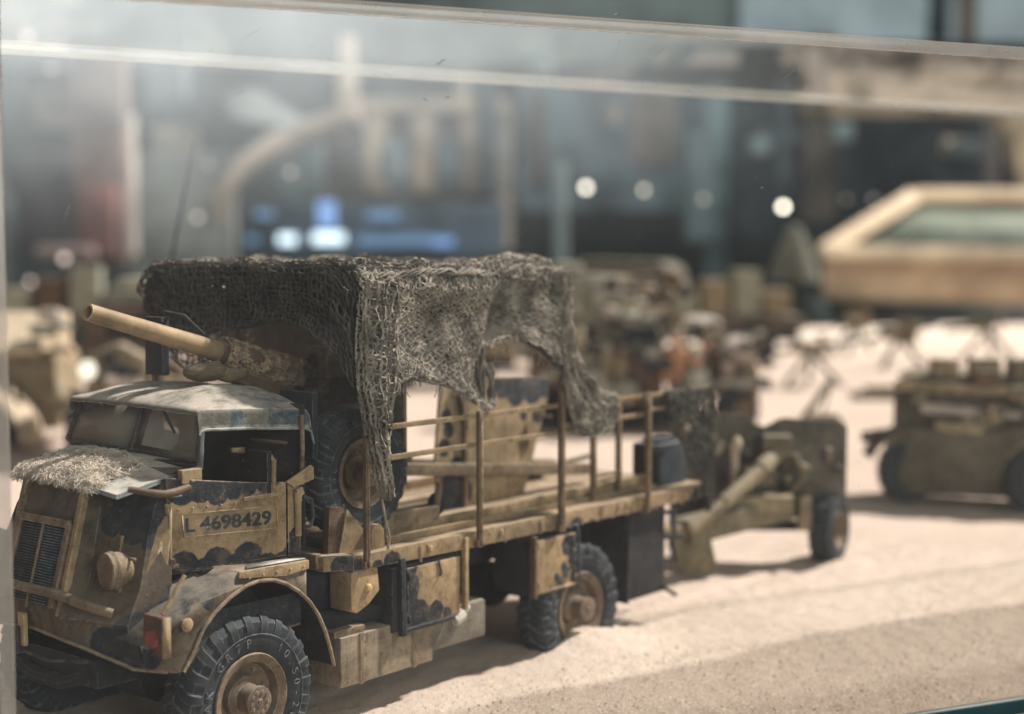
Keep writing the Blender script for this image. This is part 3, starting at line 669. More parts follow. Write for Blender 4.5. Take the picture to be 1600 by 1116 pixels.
for k in range(6):
    q = MB(); q.box((.72, .28+.32*k, 1.20), (.05,.30,.10)); q.build('deck_end_plank', M_TANDK, T, bevel=.004)
for x in (1.72, 2.55, 4.15, 4.28, 5.0, 5.3):
    q = MB(); q.box((x,-.006,1.15),(.04,.02,.05)); q.lathe([(.012,-.02),(.012,0)], (x,-.002,1.165), (0,1,0), 6); q.build('deck_bolt', M_TAN, T)
# ramp rails on the deck
q = MB(); q.prism([(1.55,.28,1.19),(5.5,.28,1.19),(5.5,.28,1.30),(4.9,.28,1.31),(1.55,.28,1.29)], (0,.05,0)); q.build('ramp_rail', M_WOOD, T, bevel=.006)
q = MB(); q.prism([(1.50,.22,1.19),(5.2,.22,1.19),(5.2,.22,1.21),(1.50,.22,1.25)], (0,.03,0)); q.build('ramp_rail', M_BED, T, bevel=.006)
q = MB(); q.prism([(1.50,1.85,1.19),(4.9,1.85,1.19),(4.9,1.85,1.28),(1.5,1.85,1.28)], (0,.05,0)); q.build('ramp_rail', M_WOOD, T, bevel=.006)
# wooden wheel chocks at the deck front
q = MB(); q.prism([(.84,.16,1.22),(1.14,.16,1.22),(1.17,.16,1.40),(.98,.16,1.545),(.86,.16,1.56)], (0,.06,0)); q.build('wheel_chock', M_LEATH, T, bevel=.005)
q = MB(); q.prism([(.92,.13,1.22),(1.20,.13,1.22),(1.20,.13,1.33),(1.00,.13,1.53)], (0,.025,0)); q.build('wheel_chock', M_BED, T, bevel=.005)
q = MB(); q.prism([(1.16,.05,1.22),(1.30,.05,1.22),(1.29,.05,1.36),(1.25,.05,1.40),(1.20,.05,1.40),(1.165,.05,1.36)], (0,.06,0)); q.build('wheel_chock', M_WOOD, T, bevel=.005)
# posts and rails on the near side
for (x, z0, z1, r) in ((1.03,1.12,3.18,.020), (2.255,1.09,2.14,.020), (3.29,1.06,3.15,.024), (4.55,1.05,2.12,.022)):
    q = MB(); q.bar((x,-.035,z0),(x,-.035,z1), r*2, r*2, upv=(1,0,0)); po = q.build('rail_post', M_POST, T, bevel=.006)
    q = MB(); q.bar((x,-.058,z0+.02),(x,-.058,min(z1, 2.1)-.01), .012, .006, upv=(1,0,0)); q.build('post_rib', M_WOOD, po)
    q = MB(); q.box((x,-.03,z0+.03),(.07,.05,.05)); q.build('post_socket', M_POST, po, bevel=.006)
for (x0, x1, z) in ((1.10,3.29,2.105),(1.10,3.29,1.882),(3.29,4.50,1.93),(3.95,5.62,2.09)):
    q = MB(); q.bar((x0,-.01,z),(x1,-.01,z-.004), .018, .040); q.build('side_rail', M_WOOD, T, bevel=.004)
q = MB(); q.bar((4.55,-.01,1.96),(5.3,-.01,1.955), .016, .03); q.build('side_rail', M_WOOD, T, bevel=.004)
# folded gate frame hung on the rail
for x, yy in ((4.05,.20),(4.50,.25)):
    q = MB(); q.bar((x,yy,2.08),(x,yy,1.2), .045, .045, upv=(1,0,0)); q.build('gate_post', M_POST, T, bevel=.004)
for z in (1.35, 1.40):
    q = MB(); q.bar((4.05,.20,z),(4.50,.25,z), .02, .022); q.build('gate_rung', M_WOOD, T, bevel=.003)
for x in (4.06, 4.50):
    q = MB(); q.tube([(x-.0,.12,2.0),(x,.03,2.09),(x,-.04,2.10),(x,-.06,2.04)], .02, 8); q.build('gate_hook', M_POST, T)
for (x, y) in ((1.0,2.3),(3.3,2.3),(5.5,2.25)):
    q = MB(); q.bar((x,y,1.1),(x,y,3.1 if x < 4 else 2.0), .04, .04, upv=(1,0,0)); q.build('rail_post', M_POST, T, bevel=.005)
q = MB(); q.bar((4.7,1.5,1.24),(5.5,1.3,1.34),.05,.04); q.box((4.75,1.5,1.22),(.1,.3,.08)); q.build('gun_trail_lock', M_OLIVE, T, bevel=.005)
# canopy hoops
for x in (1.02, 3.32):
    q = MB(); q.tube([(x,-.02,2.9),(x,.0,3.10),(x,.10,3.19),(x,.5,3.22),(x,1.15,3.23),(x,1.8,3.22),(x,2.22,3.19),(x,2.31,3.10),(x,2.33,2.9)], .018, 8); q.build('canopy_hoop', M_POST, T)
q = MB(); q.tube([(1.35,1.7,3.1),(1.35,1.7,1.2)], .02, 8); q.build('canopy_prop', M_LEATH, T)
# mud flap and tail fittings
q = MB(); q.box((4.40,.36,.66), (.03,.62,.84), Matrix.Rotation(radians(3), 3, 'Y')); q.build('mud_flap', M_DARK, T, bevel=.01)
q = MB(); q.box((4.70,.10,.66), (.62,.03,.82)); q.build('tail_side_panel', M_DARK, T, bevel=.008)
for nm, a, b_, c1_, c2_ in (('towing_hook',(4.95,.08,.30),(5.1,.02,.20),.05,.03),('step_hanger',(5.1,.4,1.06),(5.15,.4,.70),.06,.06),('step_hanger',(5.45,.3,1.06),(5.5,.3,.62),.03,.04),('tail_step',(5.1,.35,.70),(5.6,.28,.64),.04,.05),('tail_step',(5.12,.35,.9),(5.5,.3,.9),.03,.04)):
    q = MB(); q.bar(a, b_, c1_, c2_); q.build(nm, M_DARK, T, bevel=.004)
# jerrycan on the tail
q = MB(); q.box((5.30,.34,1.38), (.42,.32,.40)); jc = q.build('water_can', M_BLUE, None, bevel=.03); tag(jc, 'dusty blue-black box can standing on the tail of the truck deck under ragged net', 'can')
q = MB(); q.box((5.30,.34,1.595),(.30,.2,.03)); q.build('can_lid', M_BLACK, jc, bevel=.008)
q = MB(); q.box((5.078,.34,1.38),(.012,.30,.38)); q.build('can_face', M_INT, jc)
# shield plate and bits standing on the deck
SP = thing('shield_plate', (3.5,.95,1.19), 'tall tapering sand-painted armour plate with black scalloped edges, upright on the truck deck', 'armour plate')
q = MB(); q.prism([(3.12,.90,2.285),(4.325,.90,2.216),(4.30,.90,2.02),(3.93,.90,1.13),(3.12,.90,1.16)], (0,.03,0)); q.build('plate', M_PLATE, SP, bevel=.006)
q = MB(); q.prism([(2.84,.88,2.32),(2.97,.88,2.32),(3.12,.90,2.28),(3.12,.90,1.18),(2.80,.88,1.19),(2.76,.88,1.6)], (0,.03,0)); q.build('side_plate', M_PLATE, SP, bevel=.006)
q = MB(); q.bar((3.12,.87,2.26),(3.12,.87,1.2),.05,.04,upv=(1,0,0)); q.bar((3.02,.85,2.26),(3.10,.85,1.9),.05,.03,upv=(1,0,0)); q.build('plate_stiffener', M_POST, SP, bevel=.005)
q = MB(); q.bar((3.05,.83,1.97),(3.25,.83,1.97),.05,.03); q.build('plate_bracket', M_POST, SP, bevel=.004)
q = MB(); q.bar((4.05,.85,1.90),(4.22,.80,1.87),.05,.03); q.build('plate_bracket', M_POST, SP, bevel=.004)
# ------------------------------------------------------------------ the gun carried on the deck
G = thing('anti_tank_gun', (1.3,1.05,1.19), 'long sand-coloured gun barrel pointing forward over the cab roof, carriage on the truck deck', 'gun')
ax0 = Vector((1.45,1.05,2.395)); ax1 = Vector((-.49,1.05,2.955)); dv = (ax1-ax0).normalized(); Lg = (ax1-ax0).length
q = MB()
q.lathe([(.0005,.30),(.042,.30),(.042,Lg),(.058,Lg+.001),(.060,Lg-.02),(.062,Lg*.85),(.074,Lg*.43),(.074,.1),(.0005,.1)], ax0, dv, 36); br = q.build('barrel', M_BARREL, G, ang=50)
q = MB(); q.lathe([(.001,Lg-.25),(.0415,Lg-.25),(.0415,Lg-.10)], ax0, dv, 24); q.build('bore', M_INT, br)
q = MB(); q.lathe([(.076,Lg*.435),(.088,Lg*.43),(.088,Lg*.36),(.086,.35),(.10,.30),(.105,.0),(.09,-.25),(.001,-.25)], ax0, dv, 28); q.build('breech_sleeve', M_LEATH, G)
q = MB()
for side in (-1, 1): q.bar(ax0+dv*.95+Vector((0,side*.07,-.14)), ax0+dv*.0+Vector((0,side*.08,-.18)), .04, .09)
q.bar(ax0+dv*1.0+Vector((0,0,-.15)), ax0-dv*.2+Vector((0,0,-.17)), .12, .06); q.build('cradle', M_LEATH, G, bevel=.01)
q = MB(); q.sphere((.46,1.0,2.50), .12, 14, 10, (1.5,1.2,.6)); q.sphere((.62,.92,2.47), .08, 12, 8, (1.6,1,.7)); q.tube([(.36,.95,2.53),(.50,.90,2.56)], .03, 8); q.build('bag_roll', paint('netted_sack', (.16,.115,.06), dust=.5, wear=.5, grain=2.5), G)
cd = MB()   # scraps of net wrapped round the breech (net() is defined further down, so the wrapping is built there)
q = MB()   # tilted gun shield behind, in the shade of the net
q.prism([(1.72,.25,1.60),(1.72,.25,2.45),(1.76,.55,2.88),(1.76,1.0,2.93),(1.74,1.02,2.5),(1.74,1.16,2.5),(1.76,1.18,2.90),(1.76,1.85,2.88),(1.72,2.0,2.5),(1.72,2.0,1.6)], (.03,0,0)); q.build('gun_shield', M_OLIVE, G, bevel=.006)
q = MB()
q.box((1.62,.92,2.52), (.34,.24,.24)); sb = q.build('sight_box', M_TANDK, G, bevel=.008)
q = MB(); q.lathe([(.001,0),(.062,0),(.062,-.008),(.055,-.012),(.001,-.012)], (1.446,.94,2.52), (1,0,0), 20); q.build('sight_port', M_INT, sb)
q = MB(); q.sphere((1.55,.62,2.08), .2, 16, 10, (.8,1.2,.7)); q.sphere((1.5,.55,1.92), .19, 16, 10, (.8,1.3,.6)); q.build('canvas_bag', M_LEATH, G)
q = MB(); q.tube([(.32,1.3,2.50),(.34,1.28,2.93),(.36,1.12,2.90),(.56,1.05,2.70)], .018, 8); q.box((.30,1.35,2.68),(.06,.20,.42)); q.build('travel_clamp', M_BLACK, G, bevel=.006)
make_wheel(G, (1.27,.37,1.75), R=.465, W_=.33, face=-1, tyretext=[('DUNLOP', radians(235), radians(12), 0)] if False else [('16-900', radians(235), radians(13), 0)])
make_wheel(G, (1.29,1.85,1.66), R=.45, W_=.28, face=1, detail=False)
q = MB(); q.tube([(1.29,.5,1.66),(1.29,1.8,1.66)], .06, 10); q.box((1.35,1.1,1.85),(.35,.5,.5)); q.build('carriage', M_OLIVE, G, bevel=.01)
q = MB()
for yy in (.80, 1.25): q.bar((1.45,yy,1.70),(4.9,yy+.06,1.32), .10, .10)
q.build('split_trail', M_TANDK, G, bevel=.012)
q = MB(); q.bar((1.5,.30,1.36),(2.1,.30,1.34),.12,.12); q.bar((2.6,1.0,1.62),(1.6,1.9,1.78),.1,.13); q.tube([(2.17,.34,1.35),(2.21,.34,1.56)], .03, 8); q.build('trail_leg', M_TANDK, G, bevel=.01)
q = MB(); q.sphere((2.12,.34,1.33), .065, 12, 8); q.sphere((2.24,.40,1.38), .075, 12, 8, (1,1,1.2)); q.build('trail_ball', M_BLACK, G)
q = MB(); q.tube([(2.35,1.9,1.93),(2.02,1.6,2.0)], .035, 8); q.build('elevating_rod', M_DARK, G)

# ------------------------------------------------------------------ camouflage netting
def strand(vs, fs, a, b, r, seed, nseg=2):
    d = b-a; L = d.length
    if L < 1e-5: return
    d.normalize(); p = d.orthogonal().normalized(); q = d.cross(p)
    base = len(vs); rn = random.random
    off = (p*(rn()-.5)+q*(rn()-.5))*L*.28
    pts = [a, (a+b)/2+off, b]
    rr = (r*1.5, r*.85, r*1.5)
    for i in range(3):
        for k in range(3):
            t = 2.0944*k+seed; vs.append(pts[i]+(p*cos(t)+q*sin(t))*rr[i])
    for i in range(2):
        for k in range(3):
            fs.append((base+i*3+k, base+i*3+(k+1) % 3, base+i*3+3+(k+1) % 3, base+i*3+3+k))
def net(mb, F, nu, nv, r=.006, jit=.25, drop=.03, keep=None, diag=False):
    rn = random.random; vs = []; fs = []
    P = {}
    for i in range(nu+1):
        for j in range(nv+1):
            u = (i+(rn()-.5)*jit)/nu; v = (j+(rn()-.5)*jit)/nv
            u = min(1, max(0, u)); v = min(1, max(0, v))
            if keep and not keep(u, v): continue
            if diag and (i+j) % 2: continue
            P[i, j] = Vector(F(u, v))
    for (i, j), p in P.items():
        for q in (((i+1, j+1), (i+1, j-1)) if diag else ((i+1, j), (i, j+1))):
            if q in P and rn() > drop: strand(vs, fs, p, P[q], r*(.75+.6*rn()), rn()*2)
    mb.add(vs, fs)
def interp(tab, x):
    if x <= tab[0][0]: return tab[0][1]
    for (a, b), (c, d) in zip(tab, tab[1:]):
        if x <= c: return b+(d-b)*(x-a)/(c-a)
    return tab[-1][1]
low = [(1.0,2.3),(1.10,2.40),(1.25,2.42),(1.5,2.46),(1.75,2.42),(1.93,2.37),(2.15,2.25),(2.38,2.14),(2.40,2.60),(2.55,2.66),(2.7,2.68),(2.9,2.60),(3.1,2.48),(3.25,2.40),(3.36,2.25),(3.45,2.15)]
def topz(x, y):
    sag = .08*sin(pi*(x-1)/2.35)*sin(pi*min(1, max(0, y/2.33)))
    return 3.245-sag+.085*max(0, nz((x, y, 0), 2.0))+.03*nz((x, y, 3), 5)
def side(u, v, k=0, thick=0.):
    # warped so the mesh is pulled and bunched
    uu = u+.035*nz((u*4, v*3, k), 1.3)*sin(pi*u); vv = v+.05*nz((u*5, v*4, 5+k), 1.2)*sin(pi*v)
    x = .98+2.33*uu
    zl = interp(low, x)+.03*nz((x, 0, k), 7)
    R_ = .13
    zt = topz(x, .1)
    fold = .07*nz((x, vv*1.2, 9), 1.9)+.03*nz((x, vv, 2+k), 5)
    fold += .075*sin((x*2.1+vv*1.6)*3.1+.8)*sin(pi*min(1,vv))*sin(pi*min(1, max(0, (x-1)/2.35)))
    if vv < .12:
        a = vv/.12*pi/2; return Vector((x, .10-R_*sin(a)+fold*vv, zt-R_*(1-cos(a))))
    t = (vv-.12)/.88; z = (zt-R_)+(zl-(zt-R_))*t
    mid = sin(pi*min(1, max(0, (x-1.05)/2.2)))
    bulge = .10*mid*sin(pi*t*.8) - .05*t*mid
    dent = .16*math.exp(-((x-2.52)/.16)**2)*t
    return Vector((x, -.035+fold*t*1.2+bulge+dent-.05*t*(1-mid)-thick, z))
A = MB(); A2 = MB()
net(A, lambda u, v: side(u, v, 0, .014), 96, 46, r=.0072, jit=.75, diag=True, drop=.02)
net(A, lambda u, v: side(u, v, .4, .02), 70, 30, r=.0064, jit=.9, diag=True, keep=lambda u, v: nz((u*6, v*3, 8), 1.4) > .05 or v < .16)
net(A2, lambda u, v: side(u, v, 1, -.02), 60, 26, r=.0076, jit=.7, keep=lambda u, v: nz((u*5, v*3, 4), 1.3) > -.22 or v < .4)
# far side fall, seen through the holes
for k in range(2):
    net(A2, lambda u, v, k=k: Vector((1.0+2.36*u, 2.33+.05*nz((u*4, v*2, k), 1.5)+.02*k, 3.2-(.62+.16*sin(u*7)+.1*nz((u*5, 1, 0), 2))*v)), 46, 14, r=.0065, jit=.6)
# light net over the roof of the canopy
for k in range(3):
    net(A, lambda u, v, k=k: Vector((.98+2.32*u, .08+2.2*v, topz(.98+2.32*u, .08+2.2*v)+.02*k)), 56, 44, r=.0078, jit=.6)
# rolled-up ropes of net along ridge and lower edge
def rope(mb, pts, R_, n, r, tw=9):
    pts = [Vector(p) for p in pts]
    segs = []
    for i in range(len(pts)-1):
        for t in range(8): segs.append(pts[i].lerp(pts[i+1], t/8))
    segs.append(pts[-1])
    for s in range(n):
        ph = random.random()*6.28; rr = R_*random.uniform(.35, 1.1); tw_ = tw*random.uniform(.6, 1.3)*random.choice((-1, 1)); L = 0; out = []
        for i, p in enumerate(segs):
            d = (segs[min(i+1, len(segs)-1)]-segs[max(0, i-1)]).normalized(); a = d.orthogonal().normalized(); b = d.cross(a)
            if i: L += (p-segs[i-1]).length
            q = ph+L*tw_*2
            out.append(p+(a*cos(q)+b*sin(q))*rr*(1+.4*nz(p, 8, s)))
        mb.tube(out, r*random.uniform(.7, 1.3), 4, cap=False)
rope(A, [(1.12,-.08,2.28),(1.25,-.06,2.42),(1.5,-.03,2.455),(1.78,-.02,2.41),(1.95,-.03,2.35),(2.2,-.02,2.23),(2.36,-.03,2.16),(2.44,-.01,2.20),(2.44,.02,2.5)], .032, 11, .007)
rope(A, [(2.42,.02,2.62),(2.55,.02,2.67),(2.72,-.01,2.69),(2.95,-.03,2.58),(3.15,-.04,2.47),(3.3,-.04,2.33)], .02, 7, .006)
for (a, b, k) in (((1.0,.0),(3.35,.0),.0), ((1.2,.35),(3.3,.2),.01), ((1.6,.9),(2.9,.7),.03), ((2.0,.2),(2.6,1.6),.03)):
    pts = [(a[0]+(b[0]-a[0])*t/8, a[1]+(b[1]-a[1])*t/8, topz(a[0]+(b[0]-a[0])*t/8, max(.02, a[1]))+k+.015*random.random()-(.05 if a[1] < .05 else 0)) for t in range(9)]
    rope(A, pts, .028, 8, .0065)
# loose threads
for k in range(90):
    x = random.uniform(1.05, 3.3); z = interp(low, x)+random.uniform(-.02, .06); L = random.uniform(.03, .13)
    A.tube([(x, -.05, z), (x+random.uniform(-.02, .02), -.06, z-L*.5), (x+random.uniform(-.04, .04), -.055+random.uniform(-.02, .02), z-L)], .0035, 3, cap=False)
# loops hanging from the near front corner
for k in range(26):
    x = random.uniform(1.02, 1.35); z = random.uniform(2.35, 2.75); R_ = random.uniform(.03, .075)
    A.tube([(x+R_*cos(t), -.10-.03*random.random(), z+R_*1.3*sin(t)) for t in [2*pi*j/12 for j in range(13)]], .006, 4, cap=False)
o = A.build('camouflage_net', M_NET, fix=False, smooth=False); tag(o, 'grey-brown knotted camouflage net draped over the truck canopy, holed and sagging along the side', 'camouflage net')
A2.build('shade_toned_net_lining', M_NET2, o, fix=False, smooth=False)  # layers behind the sunlit cord, their shade put into the colour
a_ = dv.orthogonal().normalized(); b_ = dv.cross(a_); Wm = MB()
for k in range(2):
    def wrap(u, v, k=k):
        t = .84-1.0*u; th = 2*pi*v; r = .100+.02*(1-t)+.03*max(0, nz((t*9, th, k), 1.3))+.008*k
        return ax0+dv*t*1.0+(a_*cos(th)+b_*sin(th))*r+Vector((0, 0, -.05*max(0, -sin(th))*0))
    net(Wm, wrap, 34, 24, r=.0065, jit=.8, drop=.25, keep=lambda u, v: nz((u*5, v*4, 3), 1.4) > -.25)
Wm.build('net_wrapping', simple('brown_scrim', (.30,.215,.135), .95, var=.5, scl=12), G, kind='stuff', fix=False, smooth=False)
# front fall of the net (darker, doubled)
Fm = MB()
lowf = [(-.05,2.35),(.10,2.55),(.25,2.72),(.5,2.84),(.8,2.88),(1.1,2.80),(1.45,2.78),(1.75,2.72),(2.0,2.74),(2.2,2.88),(2.36,2.86)]
def front(u, v, k=0):
    y = -.0+2.36*u; zl = interp(lowf, y)+.02*nz((y, k, 0), 8); zt = 3.25+.02*nz((y, 1, 0), 3)-.16*math.exp(-((y+.0)/.10)**2)-.20*math.exp(-((y-2.38)/.10)**2)
    vv = v+.05*nz((u*5, v*3, k), 1.7)*sin(pi*v)
    return Vector((.99-.03*k+.05*nz((y, vv*1.4, k), 2.4)+.05*(vv*(1-vv))+.03*vv, y, zt+(zl-zt)*vv))
for k in range(4): net(Fm, lambda u, v, k=k: front(u, v, k), 64-6*k, 17-2*k, r=.0070, jit=.6)
rope(Fm, [(.98,y/10., interp(lowf, y/10.)+.01) for y in range(1, 24, 2)], .025, 7, .006)
rope(Fm, [(.97,y/10., 3.245) for y in range(0, 24, 3)], .02, 7, .006)
# tall bunched fall down the front corner post
cw = [(1.25,.015),(1.50,.03),(1.68,.06),(1.85,.10),(2.05,.15),(2.25,.21),(2.4,.31),(2.6,.34),(2.9,.34),(3.2,.30)]
cc = [(1.25,1.17),(1.5,1.16),(1.75,1.12),(2.0,1.08),(2.3,1.07),(2.6,1.09),(2.9,1.11),(3.2,1.12)]
def fall(u, v, k=0):
    z = 3.15-1.52*v; wd = interp(cw, z); c = interp(cc, z)
    a = (u-.5)*2; fo = .035*sin(a*7+z*3+k*2)+.03*nz((a, z, k), 3)
    return Vector((c+a*wd/2+.012*nz((a, z*4, k), 5), -.07-.05*cos(a*1.4)+fo-.015*k, z+.03*nz((a*2, z, 7), 4)))
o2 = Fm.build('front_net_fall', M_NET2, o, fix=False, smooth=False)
# rear falls
Rn = MB()
for k in range(4): net(Rn, lambda u, v, k=k: fall(u, v, k), 12-2*k, 46-6*k, r=.0078, jit=.7)
rope(Rn, [(1.12,-.1,1.62),(1.15,-.1,1.48),(1.20,-.09,1.34),(1.19,-.08,1.24)], .012, 4, .005, 5)

upR = [(3.22,2.95),(3.36,2.66),(3.45,2.42),(3.6,2.26),(3.8,2.14),(4.0,2.11)]
loR = [(3.22,2.35),(3.34,2.05),(3.42,1.90),(3.55,1.87),(3.75,1.83),(3.9,1.85),(4.0,1.95)]
def rear(u, v, k=0):
    x = 3.24+.76*u; a = interp(upR, x); b = interp(loR, x); return Vector((x+.03*v*nz((u*4, v, k), 2), -.075+.03*nz((x, v, k), 6)-.012*k, a+(b-a)*v+.02*nz((x, v, 3), 9)))
for k in range(3): net(Rn, lambda u, v, k=k: rear(u, v, k), 22-3*k, 15-3*k, r=.006, jit=.6)
def corner(u, v, k=0):
    z = 3.2-.95*v; wd = .26-.1*v; x = 3.29+(u-.5)*wd*.75+.12*v*v; return Vector((x, -.05+.22*math.exp(-(v/.08)**2)*0-.05*cos((u-.5)*3)+.03*nz((u*2, v*3, k), 3), z))
for k in range(2): net(Rn, lambda u, v, k=k: corner(u, v, k), 10, 26, r=.006, jit=.6)
rope(Rn, [(3.40,-.08,1.90),(3.55,-.08,1.85),(3.75,-.08,1.82),(3.93,-.08,1.84),(3.98,-.07,2.0)], .025, 7, .006)
rope(Rn, [(3.30,-.08,2.95),(3.38,-.09,2.6),(3.5,-.09,2.4),(3.7,-.09,2.22),(4.0,-.08,2.12)], .025, 7, .006)
Rn.build('rear_net_fall', M_NET, o, fix=False, smooth=False)
E_ = MB()
def tail(u, v, k=0):
    x = 4.80+.76*u; lo_ = interp([(4.80,2.0),(5.0,1.72),(5.12,1.5),(5.25,1.35),(5.4,1.25),(5.56,.95)], x)
    return Vector((x+.03*nz((u*3, v*3, k), 2), -.05+.04*nz((x, v, k), 5)-.012*k, 2.10+(lo_-2.10)*v))
for k in range(3): net(E_, lambda u, v, k=k: tail(u, v, k), 20-3*k, 20-3*k, r=.0068, jit=.7, drop=.1, keep=lambda u, v: not (.38 < v < .62 and u < .7 and nz((u*6, v*6, 1), 1.5) > -.1))
rope(E_, [(4.8,-.05,2.10),(5.2,-.05,2.09),(5.56,-.05,2.07),(5.57,-.05,1.8),(5.56,-.05,1.4),(5.57,-.06,1.2),(5.60,-.05,1.05),(5.53,-.05,.92)], .026, 8, .007)
o = E_.build('camouflage_net', M_NET2, fix=False, smooth=False); tag(o, 'ragged dark scrap of netting hanging from the rail at the tail of the truck', 'camouflage net')
#@@BACKGROUND
# ------------------------------------------------------------------ things further back on the sand
def frame(o, yaw=0.):
    Mx = Matrix((Rv, Dv, Vector((0, 0, 1)))).transposed().to_4x4()
    return Matrix.Translation(Vector(o)) @ Mx @ Matrix.Rotation(radians(yaw), 4, 'Z')
def at(px, d, z=0.):
    p = CP+Rv*((px-800)/2345*d)+Dv*d; p.z = z; return p
def part(Mx, name, mat, parent, fn, bevel=.01, **k):
    q = MB(Mx); fn(q); return q.build(name, mat, parent, bevel=bevel, **k)
def bgwheel(Mx, parent, c, R, W_, ax=(1, 0, 0), mat=None, name='wheel'):
    q = MB(Mx); a = Vector(ax).normalized()
    q.lathe([(.001, -W_*.1), (R*.3, -W_*.1), (R*.5, -W_*.45), (R*.56, -W_*.5), (R*.56, W_*.5), (R*.5, W_*.45), (R*.3, W_*.1), (.001, W_*.1)], c, a, 24)
    q.lathe([(R*.16, -W_*.1), (R*.14, -W_*.75), (.001, -W_*.75)], c, a, 12)
    wh = q.build(name, mat or M_RIM, parent, ang=35)
    q = MB(Mx); q.lathe([(R*.54, -W_*.42), (R*.80, -W_*.52), (R*.97, -W_*.42), (R, 0), (R*.97, W_*.42), (R*.80, W_*.52), (R*.54, W_*.42)], c, a, 32, closed=True)
    for k in range(20):
        t = 2*pi*k/20; e = a.orthogonal().normalized(); f = a.cross(e); d = e*cos(t)+f*sin(t)
        q.bar(Vector(c)+d*R*1.0-a*W_*.42, Vector(c)+d*R*1.0+a*W_*.42, R*.13, R*.06, upv=d)
    q.build('tyre', M_RUB, wh, ang=35); return wh
M_OL2 = paint('dusty_olive_drab', (.19,.155,.095), dust=.35, wear=.5)
M_DOL = paint('dark_olive_shield', (.125,.105,.075), dust=.2, wear=.4)
M_PGR = paint('pale_grey_green_paint', (.34,.34,.26), dust=.4, wear=.3)
M_CRM = paint('cream_sand_paint', (.58,.47,.33), dust=.3, wear=.2)
M_KH = paint('khaki_tan_paint', (.33,.26,.16), dust=.4, wear=.5)
M_PINK = paint('pale_pinkish_canvas', (.52,.44,.38), dust=.3, wear=.1)
M_ORG = simple('orange_tan_tunic', (.40,.20,.10), .9)
M_SKIN = simple('figure_skin', (.55,.30,.21), .7)
M_GRY = simple('grey_figure_uniform', (.33,.32,.27), .9)
# --- towed gun just behind the truck
MG = frame((7.85,.70,0)); GN = thing('field_gun', (7.85,.70,0), 'small towed field gun with a wide dark olive shield on the sand behind the truck', 'gun')
part(MG, 'gun_shield', M_DOL, GN, lambda q: q.prism([(-1.0,0,.55),(-1.0,0,1.62),(-.20,.0,1.60),(-.10,.0,1.50),(.02,.0,1.46),(.14,.0,1.53),(.22,.0,1.56),(.86,.0,1.52),(.92,.0,1.46),(.92,.0,.62),(.80,.0,.56),(.40,.0,.50),(-.2,.0,.50)], (0,.035,0)))
part(MG, 'shield_apron', M_DOL, GN, lambda q: q.prism([(.38,.02,.95),(.92,.02,.72),(.84,.02,.40),(.40,.02,.45)], (0,.03,0)))
part(MG, 'barrel', M_KH, GN, lambda q: q.tube([(.16,-.10,1.22),(-.10,-.45,1.05),(-.11,-.46,1.04),(-.55,-.9,.78),(-.56,-.91,.77),(-.92,-1.2,.56)], [.095,.095,.08,.075,.06,.055], 16))
part(MG, 'breech', M_OL2, GN, lambda q: q.box((.13,-.05,1.28),(.30,.4,.22)))
part(MG, 'cradle', M_OL2, GN, lambda q: q.box((-.10,-.2,.98),(.28,.6,.16)))
part(MG, 'trail', M_OL2, GN, lambda q: q.bar((.35,.0,.62),(-.98,-1.0,.50),.30,.24))
part(MG, 'trail_box', M_KH, GN, lambda q: q.box((-.12,-.42,.70),(.72,.24,.16)))
part(MG, 'trail_spade', M_OL2, GN, lambda q: q.prism([(-1.12,-1.05,.60),(-.72,-1.0,.58),(-.62,-1.0,.12),(-.78,-1.0,.05),(-1.02,-1.05,.10)], (0,.06,0)))
part(MG, 'tow_eye', M_KH, GN, lambda q: q.bar((-.95,-1.0,.52),(-1.55,-1.3,.48),.10,.10))
part(MG, 'sight_post', M_CRM, GN, lambda q: q.tube([(-.34,-.25,.85),(-.34,-.25,1.18),(-.33,-.25,1.30)], [.04,.04,.07], 10))
part(MG, 'sight_head', M_CRM, GN, lambda q: q.sphere((-.32,-.25,1.30), .07, 12, 8, (.8,.8,1.3)))
part(MG, 'handwheel', M_OL2, GN, lambda q: q.lathe([(.09,-.015),(.12,-.015),(.12,.015),(.09,.015)], (-.62,-.2,1.30), (.3,1,0), 20, closed=True))
part(MG, 'elevating_arc', M_OL2, GN, lambda q: q.tube([(.25,-.2,.75),(.40,-.25,.95),(.30,-.25,1.2)], .04, 8))
part(MG, 'axle', M_DARK, GN, lambda q: q.tube([(-.75,.0,.38),(.75,.0,.38)], .06, 10))
rg_ = random.Random(5)
for k in range(16):
    x = rg_.uniform(-.9, .8); z = rg_.uniform(.62, 1.4); sx = rg_.uniform(.05, .18)
    part(MG, rg_.choice(('shield_bracket','tool_clip','shell_case','lever')), rg_.choice((M_OL2, M_KH, M_DARK, M_DOL)), GN, lambda q: q.bar((x, -.06, z), (x+sx*rg_.uniform(-1, 1), -.12-rg_.uniform(0,.15), z+rg_.uniform(-.2,.2)), .05, .05))
part(MG, 'brake_drum', M_KH, GN, lambda q: q.box((.42,-.2,.55),(.12,.2,.36)))
bgwheel(MG, GN, (.74,.02,.34), .37, .26, (.86,-.5,0)); bgwheel(MG, GN, (-.78,.02,.34), .37, .26, (.86,-.5,0))
# --- patrol truck at the right
MC = frame((12.35,.65,0)); CT = thing('patrol_truck', (12.35,.65,0), 'low open patrol truck with laden back and dark wheels at the right edge', 'truck')
